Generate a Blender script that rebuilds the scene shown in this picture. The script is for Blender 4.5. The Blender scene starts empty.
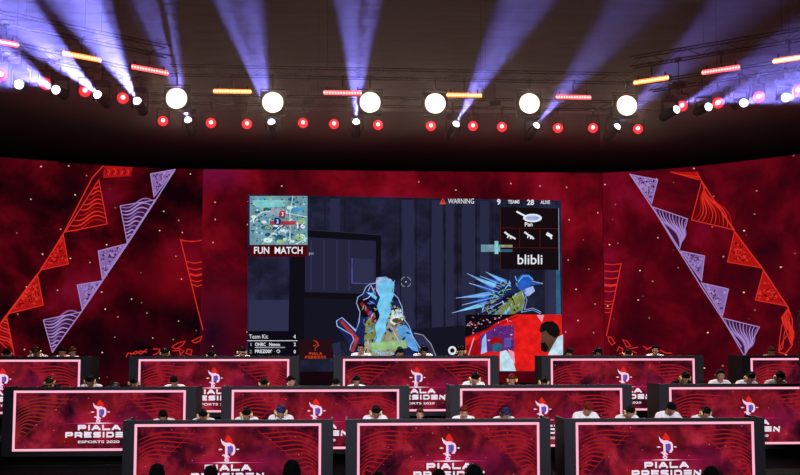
import bpy, math, random
from mathutils import Vector, Matrix, Euler
import colorsys
random.seed(7)
S = bpy.context.scene
COL = S.collection
PI = math.pi

# ------------------------------------------------------------------ camera
F_PX = 966.0
CAM = Vector((0, 0, 3.6))
psi, pitch, roll = math.radians(3.2666), math.radians(4.30), math.radians(0.075)
FW = Vector((math.sin(psi) * math.cos(pitch), math.cos(psi) * math.cos(pitch), math.sin(pitch)))
_r = Vector((math.cos(psi), -math.sin(psi), 0))
_u = _r.cross(FW)
RT = _r * math.cos(roll) + _u * math.sin(roll)
UP = -_r * math.sin(roll) + _u * math.cos(roll)
cam_data = bpy.data.cameras.new('camera')
cam_data.sensor_width = 36
cam_data.lens = F_PX / 800 * 36
cam_data.clip_end = 200
cam = bpy.data.objects.new('camera', cam_data)
COL.objects.link(cam)
m = Matrix((RT, UP, -FW)).transposed().to_4x4()
m.translation = CAM
cam.matrix_world = m
S.camera = cam


def ray(u, v):
    return FW + RT * ((u - 400) / F_PX) - UP * ((v - 237.5) / F_PX)


def at(u, v, Y=None, z=None):
    """point of the hall seen at a place of the photo, on the plane Y or at the height z"""
    d = ray(u, v)
    t = Y / d.y if Y is not None else (z - CAM.z) / d.z
    return CAM + d * t


# ------------------------------------------------------------------ world, view
w = bpy.data.worlds.new('hall_dark')
S.world = w
w.use_nodes = True
w.node_tree.nodes['Background'].inputs[0].default_value = (0.35, 0.4, 0.7, 1)
w.node_tree.nodes['Background'].inputs[1].default_value = 0.006
S.view_settings.view_transform = 'Standard'
S.view_settings.look = 'None'
S.view_settings.exposure = 0
S.view_settings.gamma = 1
S.view_settings.use_curve_mapping = False
S.cycles.use_denoising = True
S.cycles.max_bounces = 5
S.cycles.volume_bounces = 0
S.cycles.transparent_max_bounces = 8


def light(name, kind, loc, energy, color, aim=None, parent=None, **kw):
    d = bpy.data.lights.new(name, kind)
    d.energy = energy
    d.color = color
    for k, v_ in kw.items():
        setattr(d, k, v_)
    o = bpy.data.objects.new(name, d)
    COL.objects.link(o)
    o.location = loc
    if aim is not None:
        o.rotation_euler = (Vector(aim) - Vector(loc)).to_track_quat('-Z', 'Y').to_euler()
    if parent is not None:
        o.parent = parent
        o.matrix_parent_inverse = parent.matrix_world.inverted()
    return o


# two added area lamps without fixtures, brightening shirts, heads and desks
light('added_front_fill', 'AREA', (2, 2.2, 7.6), 330, (.92, .88, 1), aim=(2, 21, 1.5), shape='RECTANGLE', size=14, size_y=1.5, spread=math.radians(42))
light('added_stage_fill', 'AREA', (2, 25.6, 7.6), 520, (1, .86, .7), aim=(2, 21.5, 1.5), shape='RECTANGLE', size=18, size_y=.6, spread=math.radians(100))


# ------------------------------------------------------------------ materials
def lin(c):
    return tuple((x / 255 / 12.92 if x / 255 <= .04045 else ((x / 255 + .055) / 1.055) ** 2.4) for x in c) + (1,)


MATS = {}


def mat(name, rgb, rough=.6, metal=0, bump=0, scale=40, var=.12, spec=.5):
    if name in MATS:
        return MATS[name]
    m_ = bpy.data.materials.new(name)
    m_.use_nodes = True
    nt = m_.node_tree
    b = nt.nodes['Principled BSDF']
    b.inputs['Roughness'].default_value = rough
    b.inputs['Metallic'].default_value = metal
    b.inputs['Specular IOR Level'].default_value = spec
    tc = nt.nodes.new('ShaderNodeTexCoord')
    n = nt.nodes.new('ShaderNodeTexNoise')
    n.inputs['Scale'].default_value = scale
    n.inputs['Detail'].default_value = 3
    nt.links.new(tc.outputs['Object'], n.inputs['Vector'])
    mx = nt.nodes.new('ShaderNodeMix')
    mx.data_type = 'RGBA'
    c = lin(rgb)
    mx.inputs['A'].default_value = tuple(x * (1 - var) for x in c[:3]) + (1,)
    mx.inputs['B'].default_value = tuple(min(1, x * (1 + var)) for x in c[:3]) + (1,)
    nt.links.new(n.outputs['Fac'], mx.inputs['Factor'])
    nt.links.new(mx.outputs['Result'], b.inputs['Base Color'])
    if bump:
        bp = nt.nodes.new('ShaderNodeBump')
        bp.inputs['Strength'].default_value = bump
        nt.links.new(n.outputs['Fac'], bp.inputs['Height'])
        nt.links.new(bp.outputs['Normal'], b.inputs['Normal'])
    MATS[name] = m_
    return m_


def mottled(name, rgb, var=.15, scale=5):
    m_ = glow(name, rgb)
    nt = m_.node_tree
    tc = nt.nodes.new('ShaderNodeTexCoord')
    n = nt.nodes.new('ShaderNodeTexNoise')
    n.inputs['Scale'].default_value = scale
    n.inputs['Detail'].default_value = 5
    r = nt.nodes.new('ShaderNodeMapRange')
    r.inputs['From Min'].default_value = .35
    r.inputs['From Max'].default_value = .65
    r.inputs['To Min'].default_value = 1 - var * 1.6
    r.inputs['To Max'].default_value = 1 + var
    nt.links.new(tc.outputs['Object'], n.inputs['Vector'])
    nt.links.new(n.outputs['Fac'], r.inputs['Value'])
    nt.links.new(r.outputs[0], nt.nodes['Emission'].inputs[1])
    return m_


def glow(name, rgb, strength=1.0):
    if name in MATS:
        return MATS[name]
    m_ = bpy.data.materials.new(name)
    m_.use_nodes = True
    nt = m_.node_tree
    nt.nodes.clear()
    e = nt.nodes.new('ShaderNodeEmission')
    e.inputs[0].default_value = lin(rgb)
    e.inputs[1].default_value = strength
    o = nt.nodes.new('ShaderNodeOutputMaterial')
    nt.links.new(e.outputs[0], o.inputs[0])
    MATS[name] = m_
    return m_


def picture(name, stops, scale, detail=6, star=0, star_scale=2.0, dist=1.2, star_rgb=(255, 225, 190), cell=0, spots=(), offset=(0, 0, 0), fine=0):
    """emissive LED picture: cloudy nebula colours with small stars and soft blobs of colour (spots: x, z, rx, rz, rgb)"""
    m_ = bpy.data.materials.new(name)
    m_.use_nodes = True
    nt = m_.node_tree
    nt.nodes.clear()
    N, L = nt.nodes.new, nt.links.new
    tc = N('ShaderNodeTexCoord')
    mp = N('ShaderNodeMapping')
    mp.inputs['Location'].default_value = offset
    L(tc.outputs['Object'], mp.inputs['Vector'])
    n = N('ShaderNodeTexNoise')
    n.inputs['Scale'].default_value = scale
    n.inputs['Detail'].default_value = detail
    n.inputs['Roughness'].default_value = .6
    n.inputs['Distortion'].default_value = dist
    L(mp.outputs[0], n.inputs['Vector'])
    r = N('ShaderNodeValToRGB')
    els = r.color_ramp.elements
    while len(els) < len(stops):
        els.new(.5)
    for e, (p, c) in zip(els, stops):
        e.position = p
        e.color = lin(c)
    L(n.outputs['Fac'], r.inputs[0])
    out = r.outputs[0]

    def add(col_socket, fac_socket, rgb):
        mx = N('ShaderNodeMix')
        mx.data_type = 'RGBA'
        mx.inputs['B'].default_value = lin(rgb)
        L(fac_socket, mx.inputs['Factor'])
        L(col_socket, mx.inputs['A'])
        return mx.outputs['Result']

    for (x, z, rx, rz, rgb) in spots:
        m2 = N('ShaderNodeMapping')
        m2.inputs['Location'].default_value = (-x / rx, 0, -z / rz)
        m2.inputs['Scale'].default_value = (1 / rx, 0, 1 / rz)
        L(tc.outputs['Object'], m2.inputs['Vector'])
        g = N('ShaderNodeTexGradient')
        g.gradient_type = 'SPHERICAL'
        L(m2.outputs[0], g.inputs[0])
        mm = N('ShaderNodeMath')
        mm.operation = 'MULTIPLY'
        L(g.outputs['Fac'], mm.inputs[0])
        L(n.outputs['Fac'], mm.inputs[1])
        m3 = N('ShaderNodeMath')
        m3.operation = 'MULTIPLY'
        m3.use_clamp = True
        L(mm.outputs[0], m3.inputs[0])
        m3.inputs[1].default_value = 1.7
        out = add(out, m3.outputs[0], rgb)
    if star:
        vo = N('ShaderNodeTexVoronoi')
        vo.voronoi_dimensions = '2D'
        vo.inputs['Scale'].default_value = star_scale
        sx_ = N('ShaderNodeSeparateXYZ')
        cx_ = N('ShaderNodeCombineXYZ')
        L(mp.outputs[0], sx_.inputs[0])
        L(sx_.outputs['X'], cx_.inputs['X'])
        L(sx_.outputs['Z'], cx_.inputs['Y'])
        L(cx_.outputs[0], vo.inputs['Vector'])
        lt = N('ShaderNodeMath')
        lt.operation = 'LESS_THAN'
        L(vo.outputs['Distance'], lt.inputs[0])
        lt.inputs[1].default_value = star
        sp = N('ShaderNodeSeparateColor')
        L(vo.outputs['Color'], sp.inputs[0])
        mu = N('ShaderNodeMath')
        mu.operation = 'MULTIPLY'
        L(lt.outputs[0], mu.inputs[0])
        L(sp.outputs[0], mu.inputs[1])
        out = add(out, mu.outputs[0], star_rgb)
    e = N('ShaderNodeEmission')
    L(out, e.inputs[0])
    o = N('ShaderNodeOutputMaterial')
    L(e.outputs[0], o.inputs[0])
    return m_


BLACK = mat('black_paint', (19, 18, 27), .6, spec=.3)
MATTE = mat('matte_black_cloth', (13, 11, 13), .95, spec=.1, bump=.2, scale=8)
CARPET = mat('black_stage_carpet', (9, 9, 12), .95, spec=.15, bump=.4, scale=120)
HALLFLOOR = mat('dark_hall_floor', (16, 15, 18), .8)
STEEL = mat('black_steel', (30, 28, 28), .45, .6)
RIG = mat('rig_matt_black', (7, 6, 7), .95, var=.3, spec=.02)
ALU = mat('dull_aluminium', (60, 58, 58), .4, .8)
RIB = mat('dark_roof_purlin', (17, 14, 14), .7)
CEIL = mat('dark_roof_sheet', (9, 7, 7), .95, spec=.1)
DESKSIDE = mat('charcoal_laminate', (13, 12, 17), .6, spec=.3)
SKIN = mat('skin', (190, 135, 105), .6, var=.05)
SKIN2 = mat('tan_skin', (160, 105, 78), .6, var=.05)
HAIRS = {'black': mat('black_hair', (9, 8, 8), .95, bump=.5, scale=90, spec=.12), 'brown': mat('brown_hair', (70, 38, 24), .9, bump=.5, scale=90, spec=.12),
         'red': mat('red_dyed_hair', (112, 24, 20), .9, bump=.5, scale=90, spec=.12), 'blue': mat('blue_dyed_hair', (40, 42, 92), .9, bump=.5, scale=90, spec=.12)}
WHITESHIRT = mat('white_jersey', (248, 246, 250), .8)
BLACKSHIRT = mat('black_jersey', (12, 11, 14), .9, spec=.1)
JEANS = mat('dark_trousers', (24, 26, 36), .85)
GOLDLIT = mat('gold_lit_headset_plastic', (245, 205, 130), .4)  # cups coloured gold in place of stage light on ears and skin
PADBLACK = mat('black_headset_plastic', (22, 22, 25), .4)
EYE = mat('eye_white', (225, 220, 215), .3)
IRIS = mat('dark_iris', (30, 18, 12), .3)
SHOE = mat('dark_shoes', (30, 28, 28), .6)


# ------------------------------------------------------------------ mesh builder
class MB:
    def __init__(self):
        self.v, self.f, self.mi, self.ms = [], [], [], []

    def mat_index(self, m_):
        if m_ not in self.ms:
            self.ms.append(m_)
        return self.ms.index(m_)

    def add(self, vs, fs, m_):
        k = len(self.v)
        self.v += [tuple(x) for x in vs]
        self.f += [tuple(i + k for i in f) for f in fs]
        self.mi += [self.mat_index(m_)] * len(fs)

    def box(self, x0, x1, y0, y1, z0, z1, m_, M=None):
        vs = [Vector((x, y, z)) for x in (x0, x1) for y in (y0, y1) for z in (z0, z1)]
        if M is not None:
            vs = [M @ p for p in vs]
        self.add(vs, [(0, 1, 3, 2), (4, 6, 7, 5), (0, 4, 5, 1), (2, 3, 7, 6), (0, 2, 6, 4), (1, 5, 7, 3)], m_)

    def tube(self, a, b, r0, m_, r1=None, n=10, caps=True):
        a, b = Vector(a), Vector(b)
        r1 = r0 if r1 is None else r1
        q = (b - a).to_track_quat('Z', 'Y')
        vs = []
        for c, r in ((a, r0), (b, r1)):
            for i in range(n):
                t = 2 * PI * i / n
                vs.append(c + q @ Vector((r * math.cos(t), r * math.sin(t), 0)))
        fs = [(i, (i + 1) % n, n + (i + 1) % n, n + i) for i in range(n)]
        if caps:
            fs += [tuple(range(n))[::-1], tuple(range(n, 2 * n))]
        self.add(vs, fs, m_)

    def ball(self, c, r, m_, M=None, nu=14, nv=9):
        c = Vector(c)
        r = (r, r, r) if isinstance(r, (int, float)) else r
        vs = []
        for j in range(nv + 1):
            ph = PI * j / nv
            for i in range(nu):
                t = 2 * PI * i / nu
                p = Vector((r[0] * math.sin(ph) * math.cos(t), r[1] * math.sin(ph) * math.sin(t), r[2] * math.cos(ph)))
                if M is not None:
                    p = M @ p
                vs.append(c + p)
        fs = [(j * nu + i, (j + 1) * nu + i, (j + 1) * nu + (i + 1) % nu, j * nu + (i + 1) % nu) for j in range(nv) for i in range(nu)]
        self.add(vs, fs, m_)

    def limb(self, pts, rs, m_, n=12):
        for (a, b, r0, r1) in zip(pts, pts[1:], rs, rs[1:]):
            self.tube(a, b, r0, m_, r1, n)
        for p, r in zip(pts, rs):
            self.ball(p, r, m_, nu=n, nv=7)

    def build(self, name, parent=None, loc=None, smooth=False):
        me = bpy.data.meshes.new(name)
        me.from_pydata(self.v, [], self.f)
        for m_ in self.ms:
            me.materials.append(m_)
        me.polygons.foreach_set('material_index', self.mi)
        if smooth:
            me.polygons.foreach_set('use_smooth', [True] * len(me.polygons))
        me.validate()
        me.update()
        o = bpy.data.objects.new(name, me)
        COL.objects.link(o)
        if loc is not None:
            o.location = loc
        if parent is not None:
            o.parent = parent
        return o


def tag(o, label=None, cat=None, group=None, kind=None):
    if label: o['label'] = label
    if cat: o['category'] = cat
    if group: o['group'] = group
    if kind: o['kind'] = kind
    return o


def empty(name, loc, label, cat, group=None, rz=0):
    o = bpy.data.objects.new(name, None)
    COL.objects.link(o)
    o.location = loc
    o.rotation_euler = (0, 0, rz)
    o.empty_display_size = .2
    return tag(o, label, cat, group)


def copy_tree(o, parent=None):
    c = o.copy()
    COL.objects.link(c)
    if parent is not None:
        c.parent = parent
    for ch in list(o.children):
        copy_tree(ch, c)
    return c


def remeshed(mb, voxel, smooth=3):
    """one continuous skin over the overlapping shapes"""
    o = mb.build('tmp')
    r = o.modifiers.new('r', 'REMESH')
    r.mode = 'VOXEL'
    r.voxel_size = voxel
    s = o.modifiers.new('s', 'SMOOTH')
    s.iterations = smooth
    dg = bpy.context.evaluated_depsgraph_get()
    me = bpy.data.meshes.new_from_object(o.evaluated_get(dg))
    vs = [v.co.copy() for v in me.vertices]
    fs = [tuple(p.vertices) for p in me.polygons]
    old = o.data
    bpy.data.objects.remove(o)
    bpy.data.meshes.remove(old)
    bpy.data.meshes.remove(me)
    return vs, fs


# ------------------------------------------------------------------ flat picture boards (what the LED screens show)
def font_outline(body, bold=0.0):
    cu = bpy.data.curves.new('t', 'FONT')
    cu.body = body
    cu.size = 1
    cu.offset = bold
    cu.resolution_u = 3
    cu.fill_mode = 'FRONT'
    o = bpy.data.objects.new('t', cu)
    COL.objects.link(o)
    dg = bpy.context.evaluated_depsgraph_get()
    dg.update()
    me = bpy.data.meshes.new_from_object(o.evaluated_get(dg))
    vs = [(v.co.x, v.co.y) for v in me.vertices]
    fs = [tuple(p.vertices) for p in me.polygons]
    bpy.data.objects.remove(o)
    bpy.data.curves.remove(cu)
    bpy.data.meshes.remove(me)
    return vs, fs


GLYPH = {  # block capitals as strokes on a 1 x 1 cell
    'P': [[(0, 0), (0, 1)], [(0, 1), (.9, 1), (1, .9), (1, .5), (.9, .38), (0, .38)]],
    'I': [[(0.5, 0), (.5, 1)]],
    'A': [[(-.05, 0), (.42, 1), (.58, 1), (1.05, 0)], [(.2, .3), (.8, .3)]],
    'L': [[(0, 1), (0, 0), (1, 0)]],
    'R': [[(0, 0), (0, 1)], [(0, 1), (.9, 1), (1, .9), (1, .5), (.9, .38), (0, .38)], [(.5, .38), (1, 0)]],
    'E': [[(1, 1), (0, 1), (0, 0), (1, 0)], [(0, .5), (.9, .5)]],
    'S': [[(1, 1), (.1, 1), (0, .9), (0, .6), (.1, .5), (.9, .5), (1, .4), (1, .1), (.9, 0), (0, 0)]],
    'D': [[(0, 0), (0, 1), (.85, 1), (1, .8), (1, .2), (.85, 0), (0, 0)]],
    'X': [[(0, 1), (1, 1)], [(0, .5), (1, .5)], [(0, 0), (1, 0)]],   # the three-bar E of the logo
    'N': [[(0, 0), (0, 1), (1, 0), (1, 1)]],
}


class Board:
    """draws polygons, strokes and words on a surface; fn(x, y, layer) gives the 3-D point"""

    def __init__(self, fn, step=None):
        self.fn, self.mb, self.step = fn, MB(), step

    def tri(self, pts, m_, layer=1, n=1):
        a, b, c = [Vector(p) for p in pts]
        vs, idx, fs = [], {}, []
        for i in range(n + 1):
            for j in range(n + 1 - i):
                idx[i, j] = len(vs)
                p = a + (b - a) * (i / n) + (c - a) * (j / n)
                vs.append(self.fn(p.x, p.y, layer))
        for i in range(n):
            for j in range(n - i):
                fs.append((idx[i, j], idx[i + 1, j], idx[i, j + 1]))
                if i + j < n - 1:
                    fs.append((idx[i + 1, j], idx[i + 1, j + 1], idx[i, j + 1]))
        self.mb.add(vs, fs, m_)

    def poly(self, pts, m_, layer=1):
        self.mb.add([self.fn(x, y, layer) for x, y in pts], [tuple(range(len(pts)))], m_)

    def rect(self, x0, y0, x1, y1, m_, layer=1):
        self.poly([(x0, y0), (x1, y0), (x1, y1), (x0, y1)], m_, layer)

    def disc(self, x, y, rx, ry, m_, layer=1, n=18):
        self.poly([(x + rx * math.cos(2 * PI * i / n), y + ry * math.sin(2 * PI * i / n)) for i in range(n)], m_, layer)

    def line(self, pts, wd, m_, layer=2, closed=False, taper=False, join=True):
        pts = [Vector(p) for p in pts]
        if closed:
            pts.append(pts[0])
        if self.step:
            q = [pts[0]]
            for a, b in zip(pts, pts[1:]):
                k = max(1, int((b - a).length / self.step))
                q += [a + (b - a) * (i + 1) / k for i in range(k)]
            pts = q
        n = len(pts)
        L_, R_ = [], []
        for i, p in enumerate(pts):
            a, b = pts[max(i - 1, 0)], pts[min(i + 1, n - 1)]
            if closed and i in (0, n - 1):
                a, b = pts[-2], pts[1]
            d = (b - a)
            if d.length < 1e-9:
                d = Vector((1, 0))
            d.normalize()
            nn = Vector((-d.y, d.x))
            # mitre
            k = 1.0
            if 0 < i < n - 1 or closed:
                e = (pts[min(i + 1, n - 1)] - p) if i < n - 1 else (p - a)
                if e.length > 1e-9:
                    c = abs(nn.dot(Vector((-e.y, e.x)).normalized()))
                    k = 1 / max(c, .45)
            ww = wd / 2 * k
            if taper:
                ww *= math.sin(PI * (i + .4) / (n - .2)) ** .5
            L_.append(p + nn * ww)
            R_.append(p - nn * ww)
        vs = [self.fn(p.x, p.y, layer) for p in L_ + R_]
        self.mb.add(vs, [(i, i + 1, n + i + 1, n + i) for i in range(n - 1)], m_)

    def text(self, body, x0, y0, x1, y1, m_, layer=3, bold=.02):
        vs, fs = font_outline(body, bold)
        ax, bx = min(v[0] for v in vs), max(v[0] for v in vs)
        ay, by = min(v[1] for v in vs), max(v[1] for v in vs)
        q = [self.fn(x0 + (x - ax) / (bx - ax) * (x1 - x0), y1 + (y - ay) / (by - ay) * (y0 - y1), layer) for x, y in vs]
        self.mb.add(q, fs, m_)

    def block(self, word, x0, y0, x1, y1, m_, layer=3, wd=.02, gap=.28):
        """block lettering; y0 is the top, y1 the bottom"""
        wids = [.28 if c == 'I' else 1 for c in word]
        tot = sum(wids) + gap * (len(word) - 1)
        k = (x1 - x0) / tot
        x = x0
        s = 1 if y1 > y0 else -1
        for c, wc in zip(word, wids):
            for st in GLYPH[c]:
                pts = []
                for px, py in st:
                    px = .5 if c == 'I' else px
                    pts.append((x + (wd / 2 if c != 'I' else 0) + px * (wc * k - (wd if c != 'I' else 0)), y1 - s * wd / 2 - py * (y1 - y0 - s * wd)))
                # run straight ends out by half a stroke so corners close
                self.line(pts, wd, m_, layer)
                for q in (pts[0], pts[-1]):
                    self.rect(q[0] - wd / 2, q[1] - wd / 2, q[0] + wd / 2, q[1] + wd / 2, m_, layer + .15)
            x += (wc + gap) * k

    def finish(self, name, parent=None, **kw):
        return self.mb.build(name, parent, **kw)


# colours shown by the screens
WHITE = glow('screen_white', (238, 225, 240))
PINKW = glow('logo_pink_white', (250, 205, 235))
LRED = glow('logo_red', (210, 35, 28), 1.1)
LBLUE = glow('logo_blue', (90, 95, 200))
WAVE = glow('wave_red', (158, 24, 28))
WAVEO = glow('wave_brown', (142, 38, 26))
FLARE = glow('flare_pink', (225, 50, 130))
STRIP = glow('pink_light_strip', (255, 172, 196), 1.15)

# ------------------------------------------------------------------ setting
ROWS = {  # desk tops, platform tops, front edge of each platform
    'A': dict(top=2.447 + .07, plat=1.39, edge=23.20),
    'B': dict(top=1.935 + .07, plat=.885, edge=20.95),
    'C': dict(top=1.450 + .07, plat=.40, edge=18.78)}
Hpx = {'A': 1.233, 'B': 1.233, 'C': 1.33}


def struct(name, mb):
    o = mb.build(name)
    o['kind'] = 'structure'
    return o


b = MB(); b.box(-24, 27, -6, 44, -.2, 0, HALLFLOOR); struct('floor', b)
b = MB(); b.box(-24, 27, 43.8, 44, 0, 13.4, MATTE); struct('wall_back', b)
b = MB(); b.box(-24.2, -24, -6, 44, 0, 13.4, MATTE); struct('wall_left', b)
b = MB(); b.box(27, 27.2, -6, 44, 0, 13.4, MATTE); struct('wall_right', b)
b = MB()
b.box(-24, 27, -6, 44, 13.4, 13.5, CEIL)
for i in range(40):                     # roof sheet ribs
    y = 4 + i
    b.box(-24, 27, y, y + .12, 13.2, 13.4, RIB)
struct('ceiling', b)

for k, x0, x1, y0, y1, z0, z1 in (('A', -13.5, 14.5, 23.20, 30.6, 0, 1.39), ('B', -12.5, 13.6, 20.95, 23.20, 0, .885), ('C', -11.5, 12.6, 18.78, 20.95, 0, .40)):
    p = MB()
    p.box(x0, x1, y0, y1, z0, z1, CARPET)
    o = p.build('stage_platform')
    tag(o, {'A': 'black stage platform, top tier in front of the video wall', 'B': 'black stage platform, middle tier under the second row of desks',
            'C': 'black stage platform, lowest tier under the front row of desks'}[k], 'stage platform', 'stage platform tiers')
    t = MB()
    t.box(x0, x1, y0 - .012, y0, z1 - .05, z1 + .004, ALU)
    t.build('edge_strip', o)

# ------------------------------------------------------------------ LED wall
WY = 29.5
LEFTW = [(-4.33, 29.5), (-5.2, 29.45), (-5.90, 29.33), (-6.6, 29.12), (-7.26, 28.84), (-7.9, 28.52), (-8.52, 28.17), (-9.1, 27.85), (-9.70, 27.5), (-10.4, 27.05), (-11.4, 26.4)]
RIGHTW = [(7.99, 29.45), (8.6, 29.2), (9.2, 28.87), (9.85, 28.42), (10.51, 27.85), (11.0, 27.33), (11.5, 26.76), (12.0, 26.13), (12.42, 25.54), (12.8, 24.98), (13.1, 24.5)]
ZT, ZB = 3.6 + 4.275, 1.40


def dense(pts, k=4):
    out = []
    for i in range(len(pts) - 1):
        p0, p1, p2, p3 = [Vector(pts[max(0, min(len(pts) - 1, i + d))]) for d in (-1, 0, 1, 2)]
        for j in range(k):
            t = j / k
            out.append(.5 * ((2 * p1) + (p2 - p0) * t + (2 * p0 - 5 * p1 + 4 * p2 - p3) * t * t + (3 * p1 - p0 - 3 * p2 + p3) * t ** 3))
    out.append(Vector(pts[-1]))
    return out


def hit_curve(curve, u, v, layer):
    d = ray(u, v)
    for a, b_ in zip(curve, curve[1:]):
        # CAM at origin in plan
        ex, ey = b_.x - a.x, b_.y - a.y
        det = d.x * ey - d.y * ex
        if abs(det) < 1e-9:
            continue
        t = (a.x * ey - a.y * ex) / det
        s = (a.x * d.y - a.y * d.x) / det
        if -.001 <= s <= 1.001 and t > 0:
            p = CAM + d * t
            nx, ny = ey, -ex
            if nx * (0 - a.x) + ny * (0 - a.y) < 0:
                nx, ny = -nx, -ny
            l = math.hypot(nx, ny)
            return Vector((p.x + nx / l * .012 * layer, p.y + ny / l * .012 * layer, min(p.z, ZT - .005)))
    p = CAM + d * (28 / d.y)
    return p


SKYL = picture('led_wall_nebula_left', [(.36, (18, 2, 8)), (.47, (48, 2, 10)), (.57, (84, 4, 16)), (.70, (110, 10, 36))], .55, detail=9, dist=.25, star=.024, star_scale=1.25, spots=((-6.2, 2.4, 2.6, 2.2, (18, 2, 10)), (-5.0, 4.6, 1.6, 1.2, (120, 6, 22))), offset=(3, 0, 1))
SKYC = picture('led_wall_nebula_centre', [(.36, (52, 3, 13)), (.47, (84, 4, 17)), (.57, (112, 7, 23)), (.70, (138, 14, 40))], .55, detail=9, dist=.25, star=.022, star_scale=1.1, spots=((-3.9, 2.6, 1.8, 3.0, (24, 6, 26)), (-4.0, 7.9, 1.2, .9, (112, 14, 62))), offset=(0, 0, 5))
SKYR = picture('led_wall_nebula_right', [(.34, (46, 2, 14)), (.47, (74, 3, 16)), (.57, (100, 5, 22)), (.70, (126, 10, 44))], .55, detail=9, dist=.25, star=.024, star_scale=1.25, offset=(7, 0, 2))


def wing(name, pts, skin, label):
    cv = dense(pts)
    mb = MB()
    n = len(cv)
    side = []
    for i, p in enumerate(cv):
        a, c = cv[max(0, i - 1)], cv[min(n - 1, i + 1)]
        nx, ny = (c - a).y, -(c - a).x
        if nx * p.x + ny * p.y < 0:
            nx, ny = -nx, -ny
        l = math.hypot(nx, ny)
        side.append(Vector((p.x + nx / l * .16, p.y + ny / l * .16)))
    mb.add([(p.x, p.y, z) for p in cv for z in (ZB, ZT)], [(2 * i, 2 * i + 2, 2 * i + 3, 2 * i + 1) for i in range(n - 1)], skin)
    vs = [(p.x, p.y, z) for p in side for z in (ZB, ZT)] + [(p.x, p.y, z) for p in cv for z in (ZB, ZT)]
    fs = [(2 * i, 2 * i + 1, 2 * i + 3, 2 * i + 2) for i in range(n - 1)]
    fs += [(2 * i + 1, 2 * n + 2 * i + 1, 2 * n + 2 * i + 3, 2 * i + 3) for i in range(n - 1)]
    mb.add(vs, fs, STEEL)
    return cv, mb


def tri_pt(a, b_, c, s, t):
    return (a[0] + (b_[0] - a[0]) * s + (c[0] - a[0]) * t, a[1] + (b_[1] - a[1]) * s + (c[1] - a[1]) * t)


PR = glow('pennant_red', (216, 44, 36))
PRd = glow('pennant_dark_red', (92, 5, 12))
PV = glow('pennant_violet', (162, 132, 194))
PVd = glow('pennant_dark_violet', (62, 22, 58))
PRm = glow('pennant_mid_red', (168, 18, 18))
PVm = glow('pennant_mid_violet', (132, 98, 166))


def pennant(B, a, b_, c, style, col, wd=.9):
    """pennant with its two corners a, b on the string and its tip c; style: waves, leaves, dots"""
    line, mid, dark = (PR, PRm, PRd) if col == 'r' else (PV, PVm, PVd)
    A, Bp, Cp = Vector(a), Vector(b_), Vector(c)
    rnd = random.Random(int(a[0] * 7 + a[1]))
    B.tri([a, b_, c], dark if style in ('bc', 'ac', 'fanA', 'fanB') else mid, 1, 10)
    B.line([a, b_, c], wd, line, 3, closed=True)
    if style in ('bc', 'ac', 'fanA', 'fanB'):
        nb = 10
        for i in range(nb):
            s = (i + .7) / nb
            if style == 'bc': p, q = A.lerp(Bp, s), A.lerp(Cp, s)
            elif style == 'ac': p, q = Bp.lerp(Cp, s), Bp.lerp(A, s)
            elif style == 'fanA': p, q = A.lerp(Bp, .12 * s), Bp.lerp(Cp, s)
            else: p, q = A.lerp(Cp, s), Bp.lerp(Cp, s * .25)
            nrm = Vector((-(q - p).y, (q - p).x))
            amp = .09 if style in ('bc', 'ac') else .07
            pts = [p.lerp(q, k / 10) + nrm * (amp * math.sin(k / 10 * PI * 2) - .05 * math.sin(k / 10 * PI)) for k in range(11)]
            B.line(pts, wd * (1.7 if style in ('bc', 'ac') else 1.4), line if i % 3 else mid, 2, taper=True)
    else:
        n_ = 110 if style == 'leaves' else 170
        for j in range(n_):
            s, t = rnd.random(), rnd.random()
            if s + t > .9 or min(s, t) < .06: continue
            p = tri_pt(a, b_, c, s, t)
            if style == 'leaves':
                r = rnd.uniform(.9, 2.0)
                B.disc(p[0], p[1], r, r * rnd.uniform(.5, 1), dark if j % 3 else line, 1.6 + .005 * j, 7)
                an = rnd.random() * 6
                B.line([p, (p[0] + 2.6 * math.cos(an), p[1] + 2.6 * math.sin(an))], .6, line, 2.4)
            else:
                an = rnd.random() * 6
                B.line([p, (p[0] + 1.6 * math.cos(an), p[1] + 1.6 * math.sin(an)), (p[0] + 2.4 * math.cos(an + 1), p[1] + 2.4 * math.sin(an + 1))], .75, dark if j % 2 else line, 2)


def ornaments(B, pts, closed=False):
    B.line(pts, .9, PR, 2, closed=closed)


# left wing
cvL, mbL = wing('l', LEFTW, SKYL, '')
BL = Board(lambda x, y, l: hit_curve(cvL, x, y, l), step=3.0)
BL.mb = mbL
BL.line([(103, 166), (92, 178), (64, 232), (40, 271), (6, 317), (0, 324)], 1.1, PR, 3)
BL.tri([(104, 166), (133, 166), (131, 176)], PRm, 1, 5)
BL.tri([(104, 166), (131, 176), (103, 178)], PRm, 1, 5)
for k in range(9):
    x = 104 + k * 3.2
    BL.line([(x, 168 + (k % 3) * 2), (x + 2.5, 171), (x + 1, 175)], .9, PR if k % 2 else PRd, 2)
pennant(BL, (98.5, 180), (65, 232), (107, 224), 'bc', 'r')
pennant(BL, (63, 235), (40, 270), (68, 264), 'dots', 'r')
pennant(BL, (37, 274), (7, 314), (43, 305), 'leaves', 'r')
pennant(BL, (6, 315), (-8, 335), (14, 355), 'bc', 'r')
BL.line([(175, 170), (130, 240), (81, 312), (52, 352)], 1.1, PV, 3)
pennant(BL, (175, 169.6), (154, 197), (150.5, 174), 'dots', 'v')
pennant(BL, (155, 200), (127, 242), (120, 206), 'ac', 'v')
pennant(BL, (126, 244), (102, 279), (98, 251), 'leaves', 'v')
pennant(BL, (101, 281), (82, 310), (77, 285), 'dots', 'v')
pennant(BL, (81, 312), (52, 352), (43, 320), 'ac', 'v')
BL.line([(180.5, 239), (203, 330)], 1.0, PR, 3)
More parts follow.
